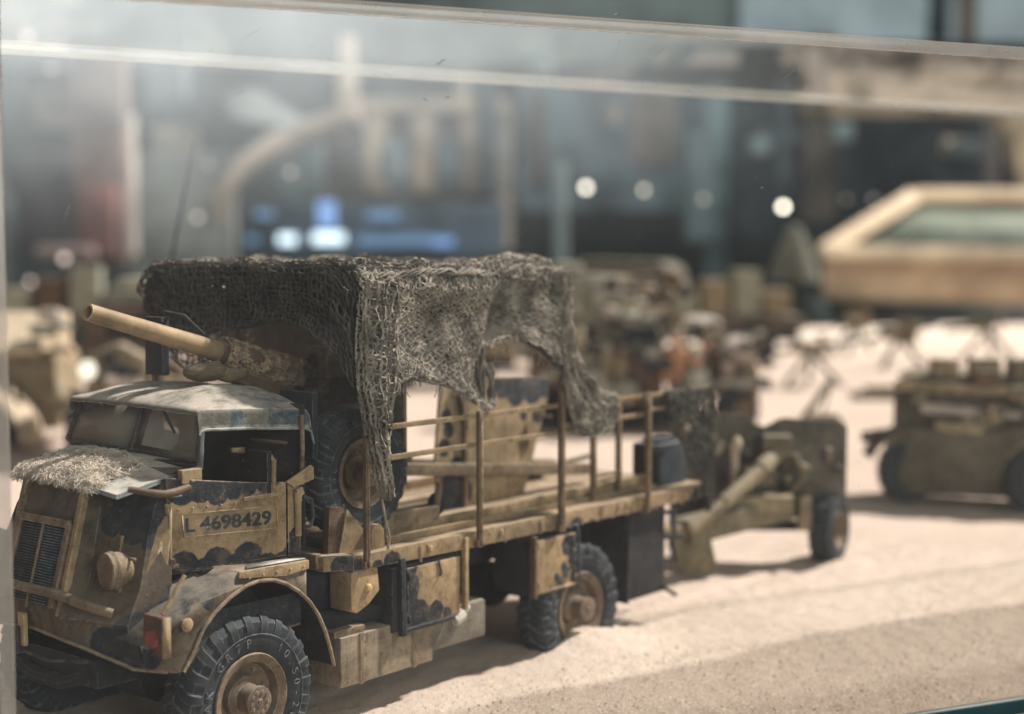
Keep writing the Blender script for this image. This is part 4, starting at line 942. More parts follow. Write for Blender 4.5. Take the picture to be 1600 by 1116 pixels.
# local: x right (per px/112 from 1480), y away
part(MC, 'body', M_DOL, CT, lambda q: q.prism([(-.42,.7,.72),(-.42,.7,1.60),(-.25,.7,1.66),(2.6,-.3,1.62),(2.6,-.3,.62),(.5,.35,.62)], (.5,1.1,0)), bevel=.03)
part(MC, 'load_bed', M_OL2, CT, lambda q: q.prism([(-.36,.72,1.665),(2.4,-.25,1.63),(2.9,.7,1.66),(.10,1.75,1.70)], (0,0,.03)))
part(MC, 'side_flap', M_PINK, CT, lambda q: q.prism([(-.12,.5,1.33),(1.1,.05,1.24),(1.1,.0,1.16),(-.1,.45,1.20)], (.02,.06,0)))
part(MC, 'side_rail', M_KH, CT, lambda q: q.bar((-.4,.60,1.56),(2.4,-.42,1.50),.05,.14))
for x, z, s in ((.25,1.80,.22),(.75,1.80,.26),(1.25,1.78,.3)):
    part(MC, 'ammunition_box', M_KH if x < 1 else M_OL2, CT, lambda q: q.box((x, .75-.3*x, z), (s*1.3, .4, s)))
part(MC, 'fender', M_DOL, CT, lambda q: q.grid(lambda u, v: (-.78+1.05*u, .35-.25*u+.55*v, .62+.38*sin(pi*min(1,u*1.02))**.7), 14, 3, thick=(0,0,-.04)), bevel=0)
part(MC, 'fender', M_KH, CT, lambda q: q.grid(lambda u, v: (.75+.95*u, -.15-.3*u+.5*v, .45+.48*sin(pi*min(1,u*1.02))**.7), 14, 3, thick=(0,0,-.04)), bevel=0)
part(MC, 'tarpaulin_skirt', M_DOL, CT, lambda q: q.prism([(-.60,.30,.25),(-.62,.30,.86),(-.2,.30,1.02),(.6,.0,.98),(1.0,-.15,1.05),(2.6,-.65,1.0),(2.6,-.65,.12),(-.5,.30,.12)], (.3,.6,0)), bevel=.05)
rc_ = random.Random(9)
for k in range(14):
    x = rc_.uniform(-.35, 2.2); z = rc_.uniform(1.0, 1.75)
    part(MC, rc_.choice(('stowage_bag','stowage_box','canvas_roll')), rc_.choice((M_OL2, M_DOL, M_KH, M_DARK, M_LEATH)), CT, lambda q: q.box((x, .50-.34*x-rc_.uniform(0,.1), z), (rc_.uniform(.12,.35), .25, rc_.uniform(.1,.25)), Matrix.Rotation(rc_.uniform(-.4,.4), 3, 'Y')), bevel=.03)
part(MC, 'bumper', M_DOL, CT, lambda q: q.bar((-.86,.5,.86),(-.5,.9,.86),.1,.14))
part(MC, 'stowage_roll', M_KH, CT, lambda q: q.tube([(.05,.30,1.02),(.62,.10,.98)], .10, 12))
part(MC, 'jerrycan', M_KH, CT, lambda q: q.box((.45,.20,.98),(.14,.12,.34)))
part(MC, 'chassis', M_DARK, CT, lambda q: q.box((.9,.5,.50),(2.6,.9,.34), Matrix.Rotation(radians(-20), 3, 'Z')))
bgwheel(MC, CT, (-.28,.42,.44), .43, .26, (.4,-.9,0)); bgwheel(MC, CT, (1.22,-.12,.42), .43, .26, (.4,-.9,0)); bgwheel(MC, CT, (.35,1.7,.42), .43, .26, (.4,-.9,0))
# --- cream truck at the left edge
ML = frame((8.15,15.6,0)); LT = thing('cream_truck', (8.15,15.6,0), 'pale cream truck with a rounded fender over a dark wheel, blurred at the left edge', 'truck')
# px ~ 90/m, local x=0 at px 38
part(ML, 'bonnet', M_CRM, LT, lambda q: q.prism([(-1.4,-.55,1.70),(-1.4,1.0,2.22),(-1.4,1.7,2.28),(-1.4,1.7,1.6),(-1.4,-.4,1.6)], (1.9,0,0)), bevel=.06)
part(ML, 'engine_side', M_KH, LT, lambda q: q.prism([(-1.2,-.04,.7),(-1.2,-.04,1.66),(.62,-.04,1.68),(.72,-.04,1.5),(.72,-.04,.3),(.2,-.04,.3)], (0,1.5,0)), bevel=.04)
part(ML, 'side_band', M_DOL, LT, lambda q: q.box((-.2,-.06,1.63),(1.9,.08,.09)))
part(ML, 'fender', M_CRM, LT, lambda q: q.grid(lambda u, v: (-1.45+2.0*u, -1.15+.95*v, .12+1.10*sin(pi*min(.999, max(.001, .10+.90*u)))**.62+.10*v), 26, 4, thick=(0,0,-.08)), bevel=0)
part(ML, 'stowage_bundle', M_PINK, LT, lambda q: q.box((.66,-.1,2.28),(.36,.3,.22)), bevel=.05)
part(ML, 'stowage_bundle', M_PGR, LT, lambda q: q.box((.58,-.15,2.02),(.46,.3,.20)), bevel=.05)
part(ML, 'running_board', M_KH, LT, lambda q: q.box((.95,.0,.6),(.4,.4,.1)))
bgwheel(ML, LT, (-.22,-.75,.50), .56, .34, (.5,-.86,0))
# --- dark truck behind the cab
MT = frame((8.15,12.6,0)); TT = thing('dark_truck', (8.15,12.6,0), 'dark brown truck with one bright headlamp and green canvas, blurred behind the gun barrel', 'truck')
# px ~98/m at depth 24, local x=0 px ~175
part(MT, 'cab', M_LEATH, TT, lambda q: q.prism([(-.55,0,.9),(-.52,0,2.35),(-.2,0,2.5),(.75,0,2.45),(.95,0,2.0),(1.0,0,.9)], (0,1.6,0)), bevel=.06)
part(MT, 'canvas_tilt', M_PGR, TT, lambda q: q.prism([(-.35,.3,2.52),(-.1,.3,2.95),(.8,.3,2.95),(1.4,.3,2.85),(1.4,.3,2.5)], (0,2.2,0)), bevel=.08)
part(MT, 'hood', M_KH, TT, lambda q: q.prism([(-.45,-.5,1.0),(-.40,-.5,1.75),(.1,-.5,1.95),(.55,-.5,1.7),(.6,-.5,1.0)], (0,.6,0)), bevel=.08)
part(MT, 'windscreen', M_INT, TT, lambda q: q.box((.25,-.02,2.15),(.9,.03,.34)))
part(MT, 'fender', M_PINK, TT, lambda q: q.box((.25,-.55,1.15),(.45,.4,.5)), bevel=.1)
part(MT, 'bumper', M_DARK, TT, lambda q: q.box((.1,-.7,.75),(1.6,.1,.2)))
hl2 = part(MT, 'headlamp', M_CRM, TT, lambda q: q.lathe([(.05,.15),(.16,.02),(.17,0),(.15,-.02),(.001,-.02)], (-.33,-.66,1.52), (0,1,0), 20))
part(MT, 'lamp_lens', simple('bright_headlamp_glass', (.9,.85,.72), .2, emit=(1,.93,.78), es=.55), hl2, lambda q: q.sphere((-.33,-.69,1.52), .15, 14, 8, (1,.3,1)))
bgwheel(MT, TT, (-.45,-.3,.45), .46, .3, (.95,-.3,0)); bgwheel(MT, TT, (.8,-.3,.45), .46, .3, (.95,-.3,0))
part(MT, 'wing_mirror', M_DARK, TT, lambda q: q.box((1.02,-.1,2.25),(.2,.05,.25)))
# --- thin aerial on the far side
pa = CP+fw*17+Rv*((270-800)/2345*17)+up*((558-395)/2345*17); pb = CP+fw*17+Rv*((303-800)/2345*17)+up*((558-225)/2345*17)
q = MB(); q.tube([pa+(pa-pb)*2.2, pa, pb], [.022,.018,.010], 8); q.sphere(pa+(pa-pb)*2.2, .07, 10, 6)
tag(q.build('whip_aerial', M_BLACK), 'thin dark whip aerial rising behind the far side of the netted truck', 'aerial')
# --- tank in the middle distance: px 84/m at depth 28, local x=0 px 940
O2 = CP+Rv*((940-800)/2345*28)+Dv*28; O2.z = 0
MK2 = frame(O2); TK = thing('tank', tuple(O2), 'pale green tank with domed turret and stowed cans, behind the truck tail', 'tank')
part(MK2, 'hull', M_PGR, TK, lambda q: q.prism([(-1.6,0,1.35),(-1.5,0,2.05),(-.2,0,2.28),(1.0,0,2.15),(1.2,0,1.7),(1.15,0,1.2)], (0,3,0)), bevel=.08)
part(MK2, 'turret', M_PGR, TK, lambda q: q.lathe([(.80,2.25),(.86,2.45),(.80,2.68),(.62,2.84),(.60,2.92),(.001,2.95)], (-.05,.9,0), (0,0,1), 30), bevel=0)
part(MK2, 'turret_hatch', M_PGR, TK, lambda q: q.lathe([(.35,3.0),(.36,3.15),(.001,3.18)], (-.65,1.1,0), (0,0,1), 18), bevel=0)
part(MK2, 'engine_deck', M_WHITE, TK, lambda q: q.box((.62,-.1,2.42),(.42,.4,.14)), bevel=.05)
part(MK2, 'stowed_bundle', M_PINK, TK, lambda q: q.sphere((.15,-.2,2.25),.16,12,8,(1.3,1,.8)), bevel=0)
part(MK2, 'dark_side_band', M_DARK, TK, lambda q: q.box((-.1,-.08,1.80),(2.3,.1,.36)))  # dark band along the hull side
part(MK2, 'lower_hull', M_LEATH, TK, lambda q: q.box((-.1,.3,.95),(2.5,1.2,1.3)), bevel=.05)
for k in range(4): part(MK2, 'jerrycan', M_KH, TK, lambda q: q.box((-.42+.25*k,-.35,1.30),(.19,.2,.62)), bevel=.04)
for k in range(2): part(MK2, 'road_wheel', M_PGR, TK, lambda q: q.sphere((-.02+.44*k,-.5,.80), .24, 14, 10, (1,.6,1)), bevel=0)
part(MK2, 'pennant_cone', M_CRM, TK, lambda q: q.lathe([(.16,1.65),(.04,2.0),(.001,2.02)], (-.42,-.35,0), (0,0,1), 14), bevel=0)
part(MK2, 'track', M_DARK, TK, lambda q: q.prism([(-1.5,-.3,.1),(-1.7,-.3,.6),(-1.3,-.3,.95),(1.0,-.3,.95),(1.3,-.3,.6),(1.1,-.3,.1)], (0,.5,0)), bevel=.08)
# --- low car beside the tank (local x=0 px 1130)
O3 = CP+Rv*((1130-800)/2345*28)+Dv*28; O3.z = 0
MJ = frame(O3); JP = thing('staff_car', tuple(O3), 'open military car with pale pinkish canvas load and a dark wheel, right of the tank', 'car')
part(MJ, 'body', M_KH, JP, lambda q: q.prism([(-.75,0,.75),(-.7,0,1.55),(.1,0,1.50),(.62,0,1.35),(.72,0,1.0),(.7,0,.55)], (0,1.6,0)), bevel=.06)
part(MJ, 'canvas_load', M_PINK, JP, lambda q: q.sphere((.20,.3,1.52), .55, 18, 10, (1.05,.9,.52)), bevel=0)
part(MJ, 'canvas_load', M_WHITE, JP, lambda q: q.sphere((-.42,.5,2.02), .42, 18, 10, (1.1,.9,.35)), bevel=0)
part(MJ, 'windscreen_frame', M_DARK, JP, lambda q: q.bar((-.35,-.1,1.55),(.35,-.1,1.95),.05,.06), bevel=.01)
part(MJ, 'fender', M_PINK, JP, lambda q: q.box((.22,-.2,.95),(.75,.3,.12)), bevel=.05)
part(MJ, 'door_panel', M_LEATH, JP, lambda q: q.box((.1,-.03,1.18),(.6,.04,.26)))
bgwheel(MJ, JP, (.25,-.1,.42), .50, .4, (.7,-.7,0)); bgwheel(MJ, JP, (-.7,.3,.42), .45, .3, (.7,-.7,0))
# --- more vehicles far back, seen under and through the net
def lorry(px, d, yaw, mats, label, tilt=True, sc_=1.):
    O = at(px, d); Mv = frame(O, yaw); V = thing('distant_lorry', tuple(O), label, 'lorry', 'distant lorries behind the netted truck')
    S_ = lambda *p: tuple(x*sc_ for x in p)
    part(Mv, 'cab', mats[0], V, lambda q: q.prism([S_(-2.6,-.9,.6),S_(-2.6,-.9,1.3),S_(-2.0,-.9,1.4),S_(-1.8,-.9,2.1),S_(-.9,-.9,2.15),S_(-.9,-.9,.6)], S_(0,1.8,0)), bevel=.08)
    part(Mv, 'cab_window', M_INT, V, lambda q: q.box(S_(-1.3,-.91,1.75), S_(.6,.04,.4)))
    if tilt: part(Mv, 'canvas_tilt', mats[1], V, lambda q: q.prism([S_(-.8,-.95,1.15),S_(-.75,-.95,2.35),S_(-.3,-.95,2.6),S_(2.0,-.95,2.55),S_(2.4,-.95,2.3),S_(2.45,-.95,1.15)], S_(0,1.9,0)), bevel=.15)
    else:
        for k in range(4): part(Mv, 'crate', mats[1] if k % 2 else M_PGR, V, lambda q: q.box(S_(-.4+.75*k,-.2,1.5+.12*(k % 3)), S_(.62,1.2,.55+.24*(k % 3))), bevel=.05)
    part(Mv, 'load_bed', mats[0], V, lambda q: q.box(S_(.8,0,1.0), S_(3.4,1.9,.3)))
    part(Mv, 'chassis', M_DARK, V, lambda q: q.box(S_(0,0,.7), S_(4.8,1.2,.3)))
    for x in (-1.8, 1.3): bgwheel(Mv, V, S_(x,-.9,.48), .48*sc_, .3*sc_, (0,1,0))
lorry(650, 37, 10, (M_KH, M_OL2), 'olive lorry with a canvas tilt seen far back below the middle of the net')
lorry(800, 43, -15, (M_OL2, M_KH), 'khaki lorry with stacked crates far back behind the armour plate', tilt=False, sc_=1.15)
lorry(505, 36, 20, (M_DOL, M_OL2), 'dark lorry with canvas tilt far back behind the gun breech', sc_=1.1)
lorry(1090, 46, 0, (M_DOL, M_KH), 'brown-green lorry with open crates furthest back, above the pale military car', tilt=False, sc_=1.25)
lorry(60, 44, 10, (M_DOL, M_LEATH), 'dark lorry furthest back above the cream truck at the left edge', tilt=False, sc_=1.3)
lorry(935, 52, -20, (M_OL2, M_DOL), 'dark olive tilt lorry showing just above the tank turret', sc_=1.2)
lorry(350, 40, -10, (M_OL2, M_PGR), 'lorry with pale green load far back behind the gun barrel', tilt=False, sc_=1.2)
rk_ = random.Random(11)
for (Mv, V, x0, x1, z0, z1, y0, n) in ((MK2, TK, -1.0, 1.6, .6, 2.9, -.55, 60), (MJ, JP, -1.0, .8, .5, 2.1, -.35, 30), (MT, TT, -1.0, 1.6, .7, 2.6, -.75, 18), (ML, LT, .45, 1.0, .6, 2.4, -.2, 5)):
    for k in range(n):
        x = rk_.uniform(x0, x1); z = rk_.uniform(z0, z1); w_ = rk_.uniform(.10, .38); h_ = rk_.uniform(.08, .26); yy = y0+rk_.uniform(-.15, .35)
        m_ = rk_.choice((M_DARK, M_DARK, M_LEATH, M_DOL, M_OL2, M_KH, M_PGR, M_PINK, M_GRY))
        if k % 3 == 0: part(Mv, 'bedding_roll', m_, V, lambda q: q.tube([(x-w_*.6, yy, z), (x+w_*.6, yy, z+rk_.uniform(-.05,.05))], h_*.5, 10), bevel=0)
        else: part(Mv, rk_.choice(('stowage_box','tool','kit_bag')), m_, V, lambda q: q.box((x, yy, z), (w_, .2, h_), Matrix.Rotation(rk_.uniform(-.5,.5), 3, 'Y')), bevel=.02)
# crew figures
def person(Mx, name, c, h, body, arms, label, lean=0.):
    bm_v = MB(Mx); x, y, z = c; s = h/1.0
    # one continuous torso, neck and head surface (seated or standing crew figure)
    bm_v.lathe([(.16*s,0),(.19*s,.10*s),(.17*s,.28*s),(.21*s,.46*s),(.19*s,.54*s),(.07*s,.60*s),(.06*s,.64*s),(.095*s,.70*s),(.105*s,.77*s),(.09*s,.85*s),(.04*s,.91*s),(.001,.92*s)], (x,y,z), (lean,-.05,1), 16)
    o = bm_v.build(name, M_SKIN); tag(o, label, 'person')
    q = MB(Mx); q.lathe([(.17*s,-.01),(.20*s,.10*s),(.18*s,.28*s),(.225*s,.46*s),(.20*s,.55*s),(.08*s,.60*s)], (x,y,z), (lean,-.05,1), 16); q.build('jacket', body, o)
    for a in arms:
        q = MB(Mx); q.tube([(x+p[0]*s, y+p[1]*s, z+p[2]*s) for p in a], [.075*s,.06*s,.045*s], 8); q.build('sleeve', body, o)
        e = a[-1]; q = MB(Mx); q.sphere((x+e[0]*s, y+e[1]*s, z+e[2]*s), .055*s, 8, 6, (.7,1,1.2)); q.build('hand', M_SKIN, o)
    q = MB(Mx); q.lathe([(.112*s,.80*s),(.11*s,.87*s),(.06*s,.93*s),(.001,.95*s)], (x,y,z), (lean,-.05,1), 14); q.build('cap', M_GRY, o)
    return o
person(MJ, 'person', (-.92,-.35,.95), 1.15, M_ORG, [[(.15,0,.5),(.34,-.1,.42),(.5,-.1,.62)],[(-.15,0,.5),(-.25,-.05,.3),(-.18,-.15,.12)]], 'crewman in an orange-tan tunic beside the tank, one arm raised')
person(MJ, 'person', (-.55,-.45,.60), 1.05, M_GRY, [[(.15,0,.5),(.24,-.05,.3),(.16,-.15,.12)],[(-.15,0,.5),(-.25,-.05,.3),(-.18,-.15,.12)]], 'crewman in grey standing at the side of the open military car')
# --- mortar-like tube on a stand, seen over the small gun's shield
O4 = at(1275, 24); MM = frame(O4); MO = thing('mortar', tuple(O4), 'slender tilted mortar tube on thin legs on the open sand', 'mortar')
part(MM, 'tube', M_PGR, MO, lambda q: q.tube([(-.28,0,.55),(.25,-.1,1.32)], .06, 10), bevel=0)
part(MM, 'leg', M_DARK, MO, lambda q: q.tube([(.25,-.1,1.30),(.05,.3,.2)], .02, 6), bevel=0)
part(MM, 'leg', M_DARK, MO, lambda q: q.tube([(.15,-.1,1.25),(.55,.3,1.22)], .02, 6), bevel=0)
part(MM, 'base_plate', M_OL2, MO, lambda q: q.box((.12,-.2,.72),(.4,.3,.12)))
part(MM, 'ammunition_box', M_LEATH, MO, lambda q: q.box((.25,-.2,.60),(.3,.3,.2)))
# --- distant light guns on tripods
gl_ = ['dark tripod gun with crossed legs, leftmost of the distant line above the small gun shield', 'dark tripod gun in the distance between two others', 'dark tripod gun in the distance nearer the right edge', 'dark tripod gun in the distance close to the far sand edge']
for i, (px, d, s, yaw) in enumerate(((1268,38,1.0,0),(1405,42,1.15,25),(1545,46,1.2,-20),(1335,50,1.1,50))):
    O5 = at(px, d); M5 = frame(O5, yaw); a = thing('tripod_gun', tuple(O5), gl_[i], 'gun', 'distant tripod guns')
    for (x, y) in ((-.7,-.2),(.7,-.3),(.1,.8)):
        part(M5, 'leg', M_DARK, a, lambda q: q.tube([(0,0,.85*s),(x*s,y*s,0)], .06*s, 6), bevel=0)
    part(M5, 'barrel', M_DARK, a, lambda q: q.tube([(-1.1*s,0,.80*s),(1.3*s,.1,1.15*s)], .06*s, 8), bevel=0)
    part(M5, 'breech', M_OL2, a, lambda q: q.box((-.2*s,0,.95*s),(.6*s,.25*s,.3*s)))
    part(M5, 'shield', M_KH, a, lambda q: q.box((.3*s,.05,1.0*s),(.08,.7*s,.6*s)))
# small stores on the sand at right
for i, (px, d, w_, h_) in enumerate(((1470,36,1.6,.25),(1370,34,1.0,.2))):
    p = at(px, d); Mx = frame(p, 10*i)
    q = MB(Mx); q.box((0,0,h_/2), (w_,.6,h_)); q.box((.1,0,h_+.06),(w_*.6,.4,.12)); tag(q.build('stores_pile', M_OL2, bevel=.03), ['low dark pile of stores on the far sand near the right edge', 'smaller low dark pile of stores on the far sand'][i], 'stores')

# ------------------------------------------------------------------ the museum room beyond
def rm(name, col, **k): return simple(name, col, .8, var=k.pop('var', .6), scl=k.pop('scl', .16), **k)
q = MB(frame(at(800, 175))); q.box((0,0,20), (320,1,140)); o = q.build('room_wall', rm('grey_green_wall', (.085,.10,.098), var=.35, scl=.03), smooth=False); o['kind'] = 'structure'
q = MB(frame(at(800, 90))); q.box((0,-60,-26), (500,420,1)); o = q.build('room_floor', rm('dim_floor', (.05,.055,.055))); o['kind'] = 'structure'
def slab(px0, px1, py0, py1, d, thick=1.5, yaw=0):
    z0 = 3.35-(py1-395)/2345*d; z1 = 3.35-(py0-395)/2345*d; k = d/2345
    return frame(at((px0+px1)/2, d), yaw), (0, 0, (z0+z1)/2), ((px1-px0)*k, thick, z1-z0)
def pane(name, mat, px0, px1, py0, py1, d, parent=None, thick=1.5, bevel=.1, yaw=0):
    Mx, c, s = slab(px0, px1, py0, py1, d, thick, yaw); q = MB(Mx); q.box(c, s); return q.build(name, mat, parent, bevel=bevel)
M_TW = rm('warm_beige_pilaster', (.25,.19,.145)); M_GB = rm('grey_blue_panel', (.10,.125,.14)); M_DN = rm('dark_navy_panel', (.030,.038,.045)); M_BR = rm('brown_timber_panel', (.20,.145,.10)); M_BR2 = rm('dim_brown_timber', (.105,.085,.068))
M_TAN2 = rm('sandy_plinth', (.40,.29,.19)); M_REDB = rm('red_brown_banner', (.15,.105,.092)); M_RED2 = rm('red_panel', (.19,.08,.07)); M_TEAL = rm('teal_grey_panel', (.085,.12,.125))
# model building front with pilasters
b = pane('facade_model', rm('grey_facade_wall', (.145,.13,.115)), 560, 800, 165, 315, 120)
tag(b, 'blurred grey facade with warm beige pilasters in the room beyond the case', 'facade')
for px0, px1 in ((572,608),(645,682),(722,762)): pane('pilaster', M_TW, px0, px1, 170, 305, 118.5, b, thick=1.2)
pane('cornice', M_TW, 560, 790, 158, 180, 118.3, b)
for px0, px1 in ((612,642),(685,720)): pane('window', M_GB, px0, px1, 215, 300, 118.9, b, thick=.4)
pane('pilaster', M_TW, 780, 800, 305, 390, 118, b)
c = pane('wall_panel', M_GB, 810, 1120, 130, 330, 150); tag(c, 'dull grey-blue wall panel in the room right of the beige facade', 'panel')
pane('stile', M_TEAL, 1040, 1075, 130, 330, 148, c); pane('stile', M_BR2, 830, 850, 150, 290, 148, c)
c = pane('dark_doorway', M_DN, 1130, 1252, 165, 385, 135); tag(c, 'tall dark recess between two pale uprights in the room beyond', 'recess')
pane('shelf', M_GB, 1180, 1248, 205, 228, 133, c, thick=1); pane('stile', M_TEAL, 1100, 1135, 130, 500, 133, c, thick=1)
c = pane('pillar', M_BR2, 1252, 1300, 60, 345, 128); tag(c, 'dim brown square pillar standing left of the navy panel', 'pillar'); pane('pillar_cap', M_BR, 1245, 1308, 150, 182, 127.5, c)
c = pane('navy_panel', M_DN, 1300, 1700, 172, 400, 140); tag(c, 'large dark navy panel behind the sloping-topped plinth', 'panel')
pane('lamp_housing', M_BR, 1465, 1495, 215, 245, 138, c, thick=1)
c = pane('timber_beam', M_BR, 1290, 1750, 112, 186, 110, bevel=.3); tag(c, 'broad brown beam crossing the room at the upper right', 'beam')
q = MB(frame(at(1600, 109))); kk = 109/2345; q.bar(((1575-1600)*kk,0,3.35+(395-180)*kk),((1660-1600)*kk,0,3.35+(395-420)*kk),2.2,2.2,upv=(0,1,0)); q.build('beam_brace', M_TAN2, c, bevel=.2)
# big plinth with sloping framed glass top
Mx = frame(at(1440, 70)); kk = 70/2345.
def pp(px, py, dy_=0): return Vector(((px-1440)*kk, dy_, 3.35+(395-py)*kk))
PT = thing('display_plinth', tuple(at(1440, 70)), 'large sandy display plinth with a sloping framed glass top at the right', 'plinth')
q = MB(Mx); f0, f1 = pp(1284,398), pp(1900,408); g0, g1 = pp(1284,470), pp(1900,485); q.add([f0, f1, g1, g0, f0+Vector((3,8,0)), f1+Vector((0,8,0)), g1+Vector((0,8,0)), g0+Vector((3,8,0))], [(0,1,2,3),(4,5,6,7),(0,1,5,4),(3,2,6,7),(0,4,7,3),(1,5,6,2)]); q.build('plinth_body', M_TAN2, PT, bevel=.3)
q = MB(Mx); q.prism([pp(1300,470,.6), pp(1900,485,.6), pp(1900,640,.6), pp(1330,600,.6)], (0,6,0)); q.build('plinth_base', rm('dark_green_base', (.05,.06,.052)), PT)
cs = [pp(1284,398,0), pp(1462,304,4), pp(1850,304,4), pp(1900,404,0)]
for a, b_, w_ in ((cs[0], cs[1], .9), (cs[1], cs[2], .75), (cs[3], cs[0], .8)):
    q = MB(Mx); q.bar(a, b_, w_, .6, upv=(0,-.8,.5)); q.build('frame_rail', M_TAN2, PT, bevel=.15)
q = MB(Mx); q.prism([cs[0]+Vector((0,.3,-.1)), cs[1]+Vector((0,.3,-.1)), cs[2]+Vector((0,.3,-.1)), cs[3]+Vector((0,.3,-.1))], (0,.2,-.1)); q.build('sloping_pane', rm('dull_green_glass', (.12,.13,.095)), PT)
c = pane('skylight_panel', rm('pale_blue_grey_panel', (.40,.48,.50), var=.35, scl=.08), 1150, 1900, -220, 74, 160, bevel=.3); tag(c, 'pale blue-grey lit panel high in the room at the upper right corner', 'panel')
pane('panel_stile', M_DN, 1445, 1468, -220, 66, 158, c); pane('panel_stile', M_TW, 1490, 1512, -220, 66, 158, c, thick=1)
c = pane('ceiling_bulkhead', rm('pale_grey_green_bulkhead', (.17,.20,.19), var=.5, scl=.07), -150, 1150, -300, 110, 168, bevel=.3); tag(c, 'broad grey-green ceiling bulkhead across the top left of the room', 'bulkhead')
rb_ = random.Random(21); bds = []
cols = (('teal-grey',(.10,.12,.12)),('near-black',(.05,.06,.065)),('brownish grey',(.14,.125,.105)),('slate',(.075,.095,.10)),('dull beige',(.20,.17,.14)),('charcoal',(.035,.045,.05)),('pale teal',(.13,.16,.16)),('umber',(.11,.09,.08)))
for k in range(46):
    px = rb_.uniform(-20, 1640); d = rb_.uniform(112, 160); w_ = rb_.choice((18, 30, 45, 70)); h_ = rb_.choice((30, 60, 110, 170)); py = rb_.uniform(90, 330)
    if px > 1240 and py > 250: py -= 120
    cn, col = rb_.choice(cols); bds.append((px, py, w_, h_, d, cn, col, rb_.uniform(-25, 25)))
marks = ((60,'the far left corner'),(170,'the red-brown banner'),(330,'the grey screen'),(470,'the bent limb'),(600,'the left of the beige facade'),(720,'the right of the beige facade'),(860,'the facade edge'),(980,'the grey-blue panel'),(1100,'the pale upright'),(1190,'the dark recess'),(1280,'the brown pillar'),(1400,'the navy panel'),(1520,'the beam brace'),(1640,'the right edge'))
bmats = {}
for k, (px, py, w_, h_, d, cn, col, yw) in enumerate(sorted(bds)):
    c = pane('exhibit_board', bmats.setdefault(cn, rm('exhibit_board_'+cn.replace(' ', '_'), col)), px, px+w_, py, py+h_, d, bevel=.3, yaw=yw)
    lm = min(marks, key=lambda m: abs(m[0]-px-w_/2))[1]; o_ = ('%d' % (k+1))+('th' if 10 < (k+1) % 100 < 14 else {1:'st',2:'nd',3:'rd'}.get((k+1) % 10, 'th'))
    tag(c, '%s %s blurred board near %s, %s from the left' % ({18:'narrow',30:'slim',45:'medium',70:'wide'}[w_], cn, lm, o_), 'board', 'dim boards across the museum room')
# red and brown things at the left
c = pane('banner', M_REDB, 118, 205, 80, 420, 95, bevel=.3); tag(c, 'tall dull red-brown banner hanging at the left of the room', 'banner'); pane('banner_panel', M_RED2, 132, 186, 292, 400, 94, c)
c = pane('red_box', M_REDB, 60, 150, 385, 405, 80, bevel=.3); tag(c, 'low bright red strip behind the cream truck at the left', 'box')
c = pane('left_column', rm('plum_grey_panel', (.10,.085,.09)), 30, 122, 240, 400, 105, bevel=.3); tag(c, 'plum-grey upright panel left of the red banner', 'panel')
c = pane('pale_column', rm('pale_warm_column', (.30,.27,.24)), 188, 215, 180, 400, 100, bevel=.3); tag(c, 'slim pale column on the right side of the red banner', 'column')
c = pane('grey_screen', rm('mid_grey_screen', (.20,.195,.18)), 215, 370, 240, 460, 130, bevel=.3); tag(c, 'mid-grey screen behind the whip aerial', 'screen')
# bent tan arm of a large figure, with its pale paper above
kk = 90/2345; Mx = frame(at(460, 90))
def pq(px, py, y=0): return ((px-460)*kk, y, 3.35+(395-py)*kk)
q = MB(Mx); q.tube([pq(545,60), pq(545,135), pq(548,185), pq(500,205), pq(440,225), pq(390,255), pq(352,300), pq(340,345)], [.55,.6,1.0,.85,.75,.65,.55,.4], 14)
tag(q.build('bent_branch', rm('peach_tan_limb', (.23,.175,.14))), 'peach-tan bent limb shape curving down in the blurred room at upper left', 'limb')
q = MB(Mx); q.prism([pq(330,140,4), pq(385,128,4), pq(470,182,4), pq(430,192,4), pq(345,178,4)], (0,.3,0)); tag(q.build('white_cloth', rm('pale_cloth', (.25,.25,.24))), 'pale crumpled cloth above the bent limb', 'cloth')
# blue-lit case
kk = 110/2345; BC = pane('blue_lit_case', rm('dark_blue_case', (.05,.066,.085)), 385, 790, 318, 400, 110, bevel=.2); tag(BC, 'long dark blue case with glowing blue-white spots behind the canopy', 'case')
def em(name, col, s):
    m, nt, out = newmat(name); e = N(nt, 'ShaderNodeEmission'); e.inputs[0].default_value = (*col, 1); e.inputs[1].default_value = s; nt.links.new(e.outputs[0], out.inputs[0]); return m
E1 = em('blue_white_glow', (.72,.88,1), 1.5); E2 = em('blue_glow', (.25,.42,.80), .75); E3 = em('dim_blue_glow', (.18,.30,.48), .6)
for (px, py, hw, hh, m_) in ((514,372,24,8,E1),(450,374,13,7,E1),(512,335,14,20,E2),(600,338,24,8,E3),(620,376,60,8,E3),(690,378,18,6,E2),(415,335,14,6,E3),(395,375,8,6,E3)):
    pane('lit_spot', m_, px-hw, px+hw, py-hh, py+hh, 108.5, BC, thick=.4, bevel=0)
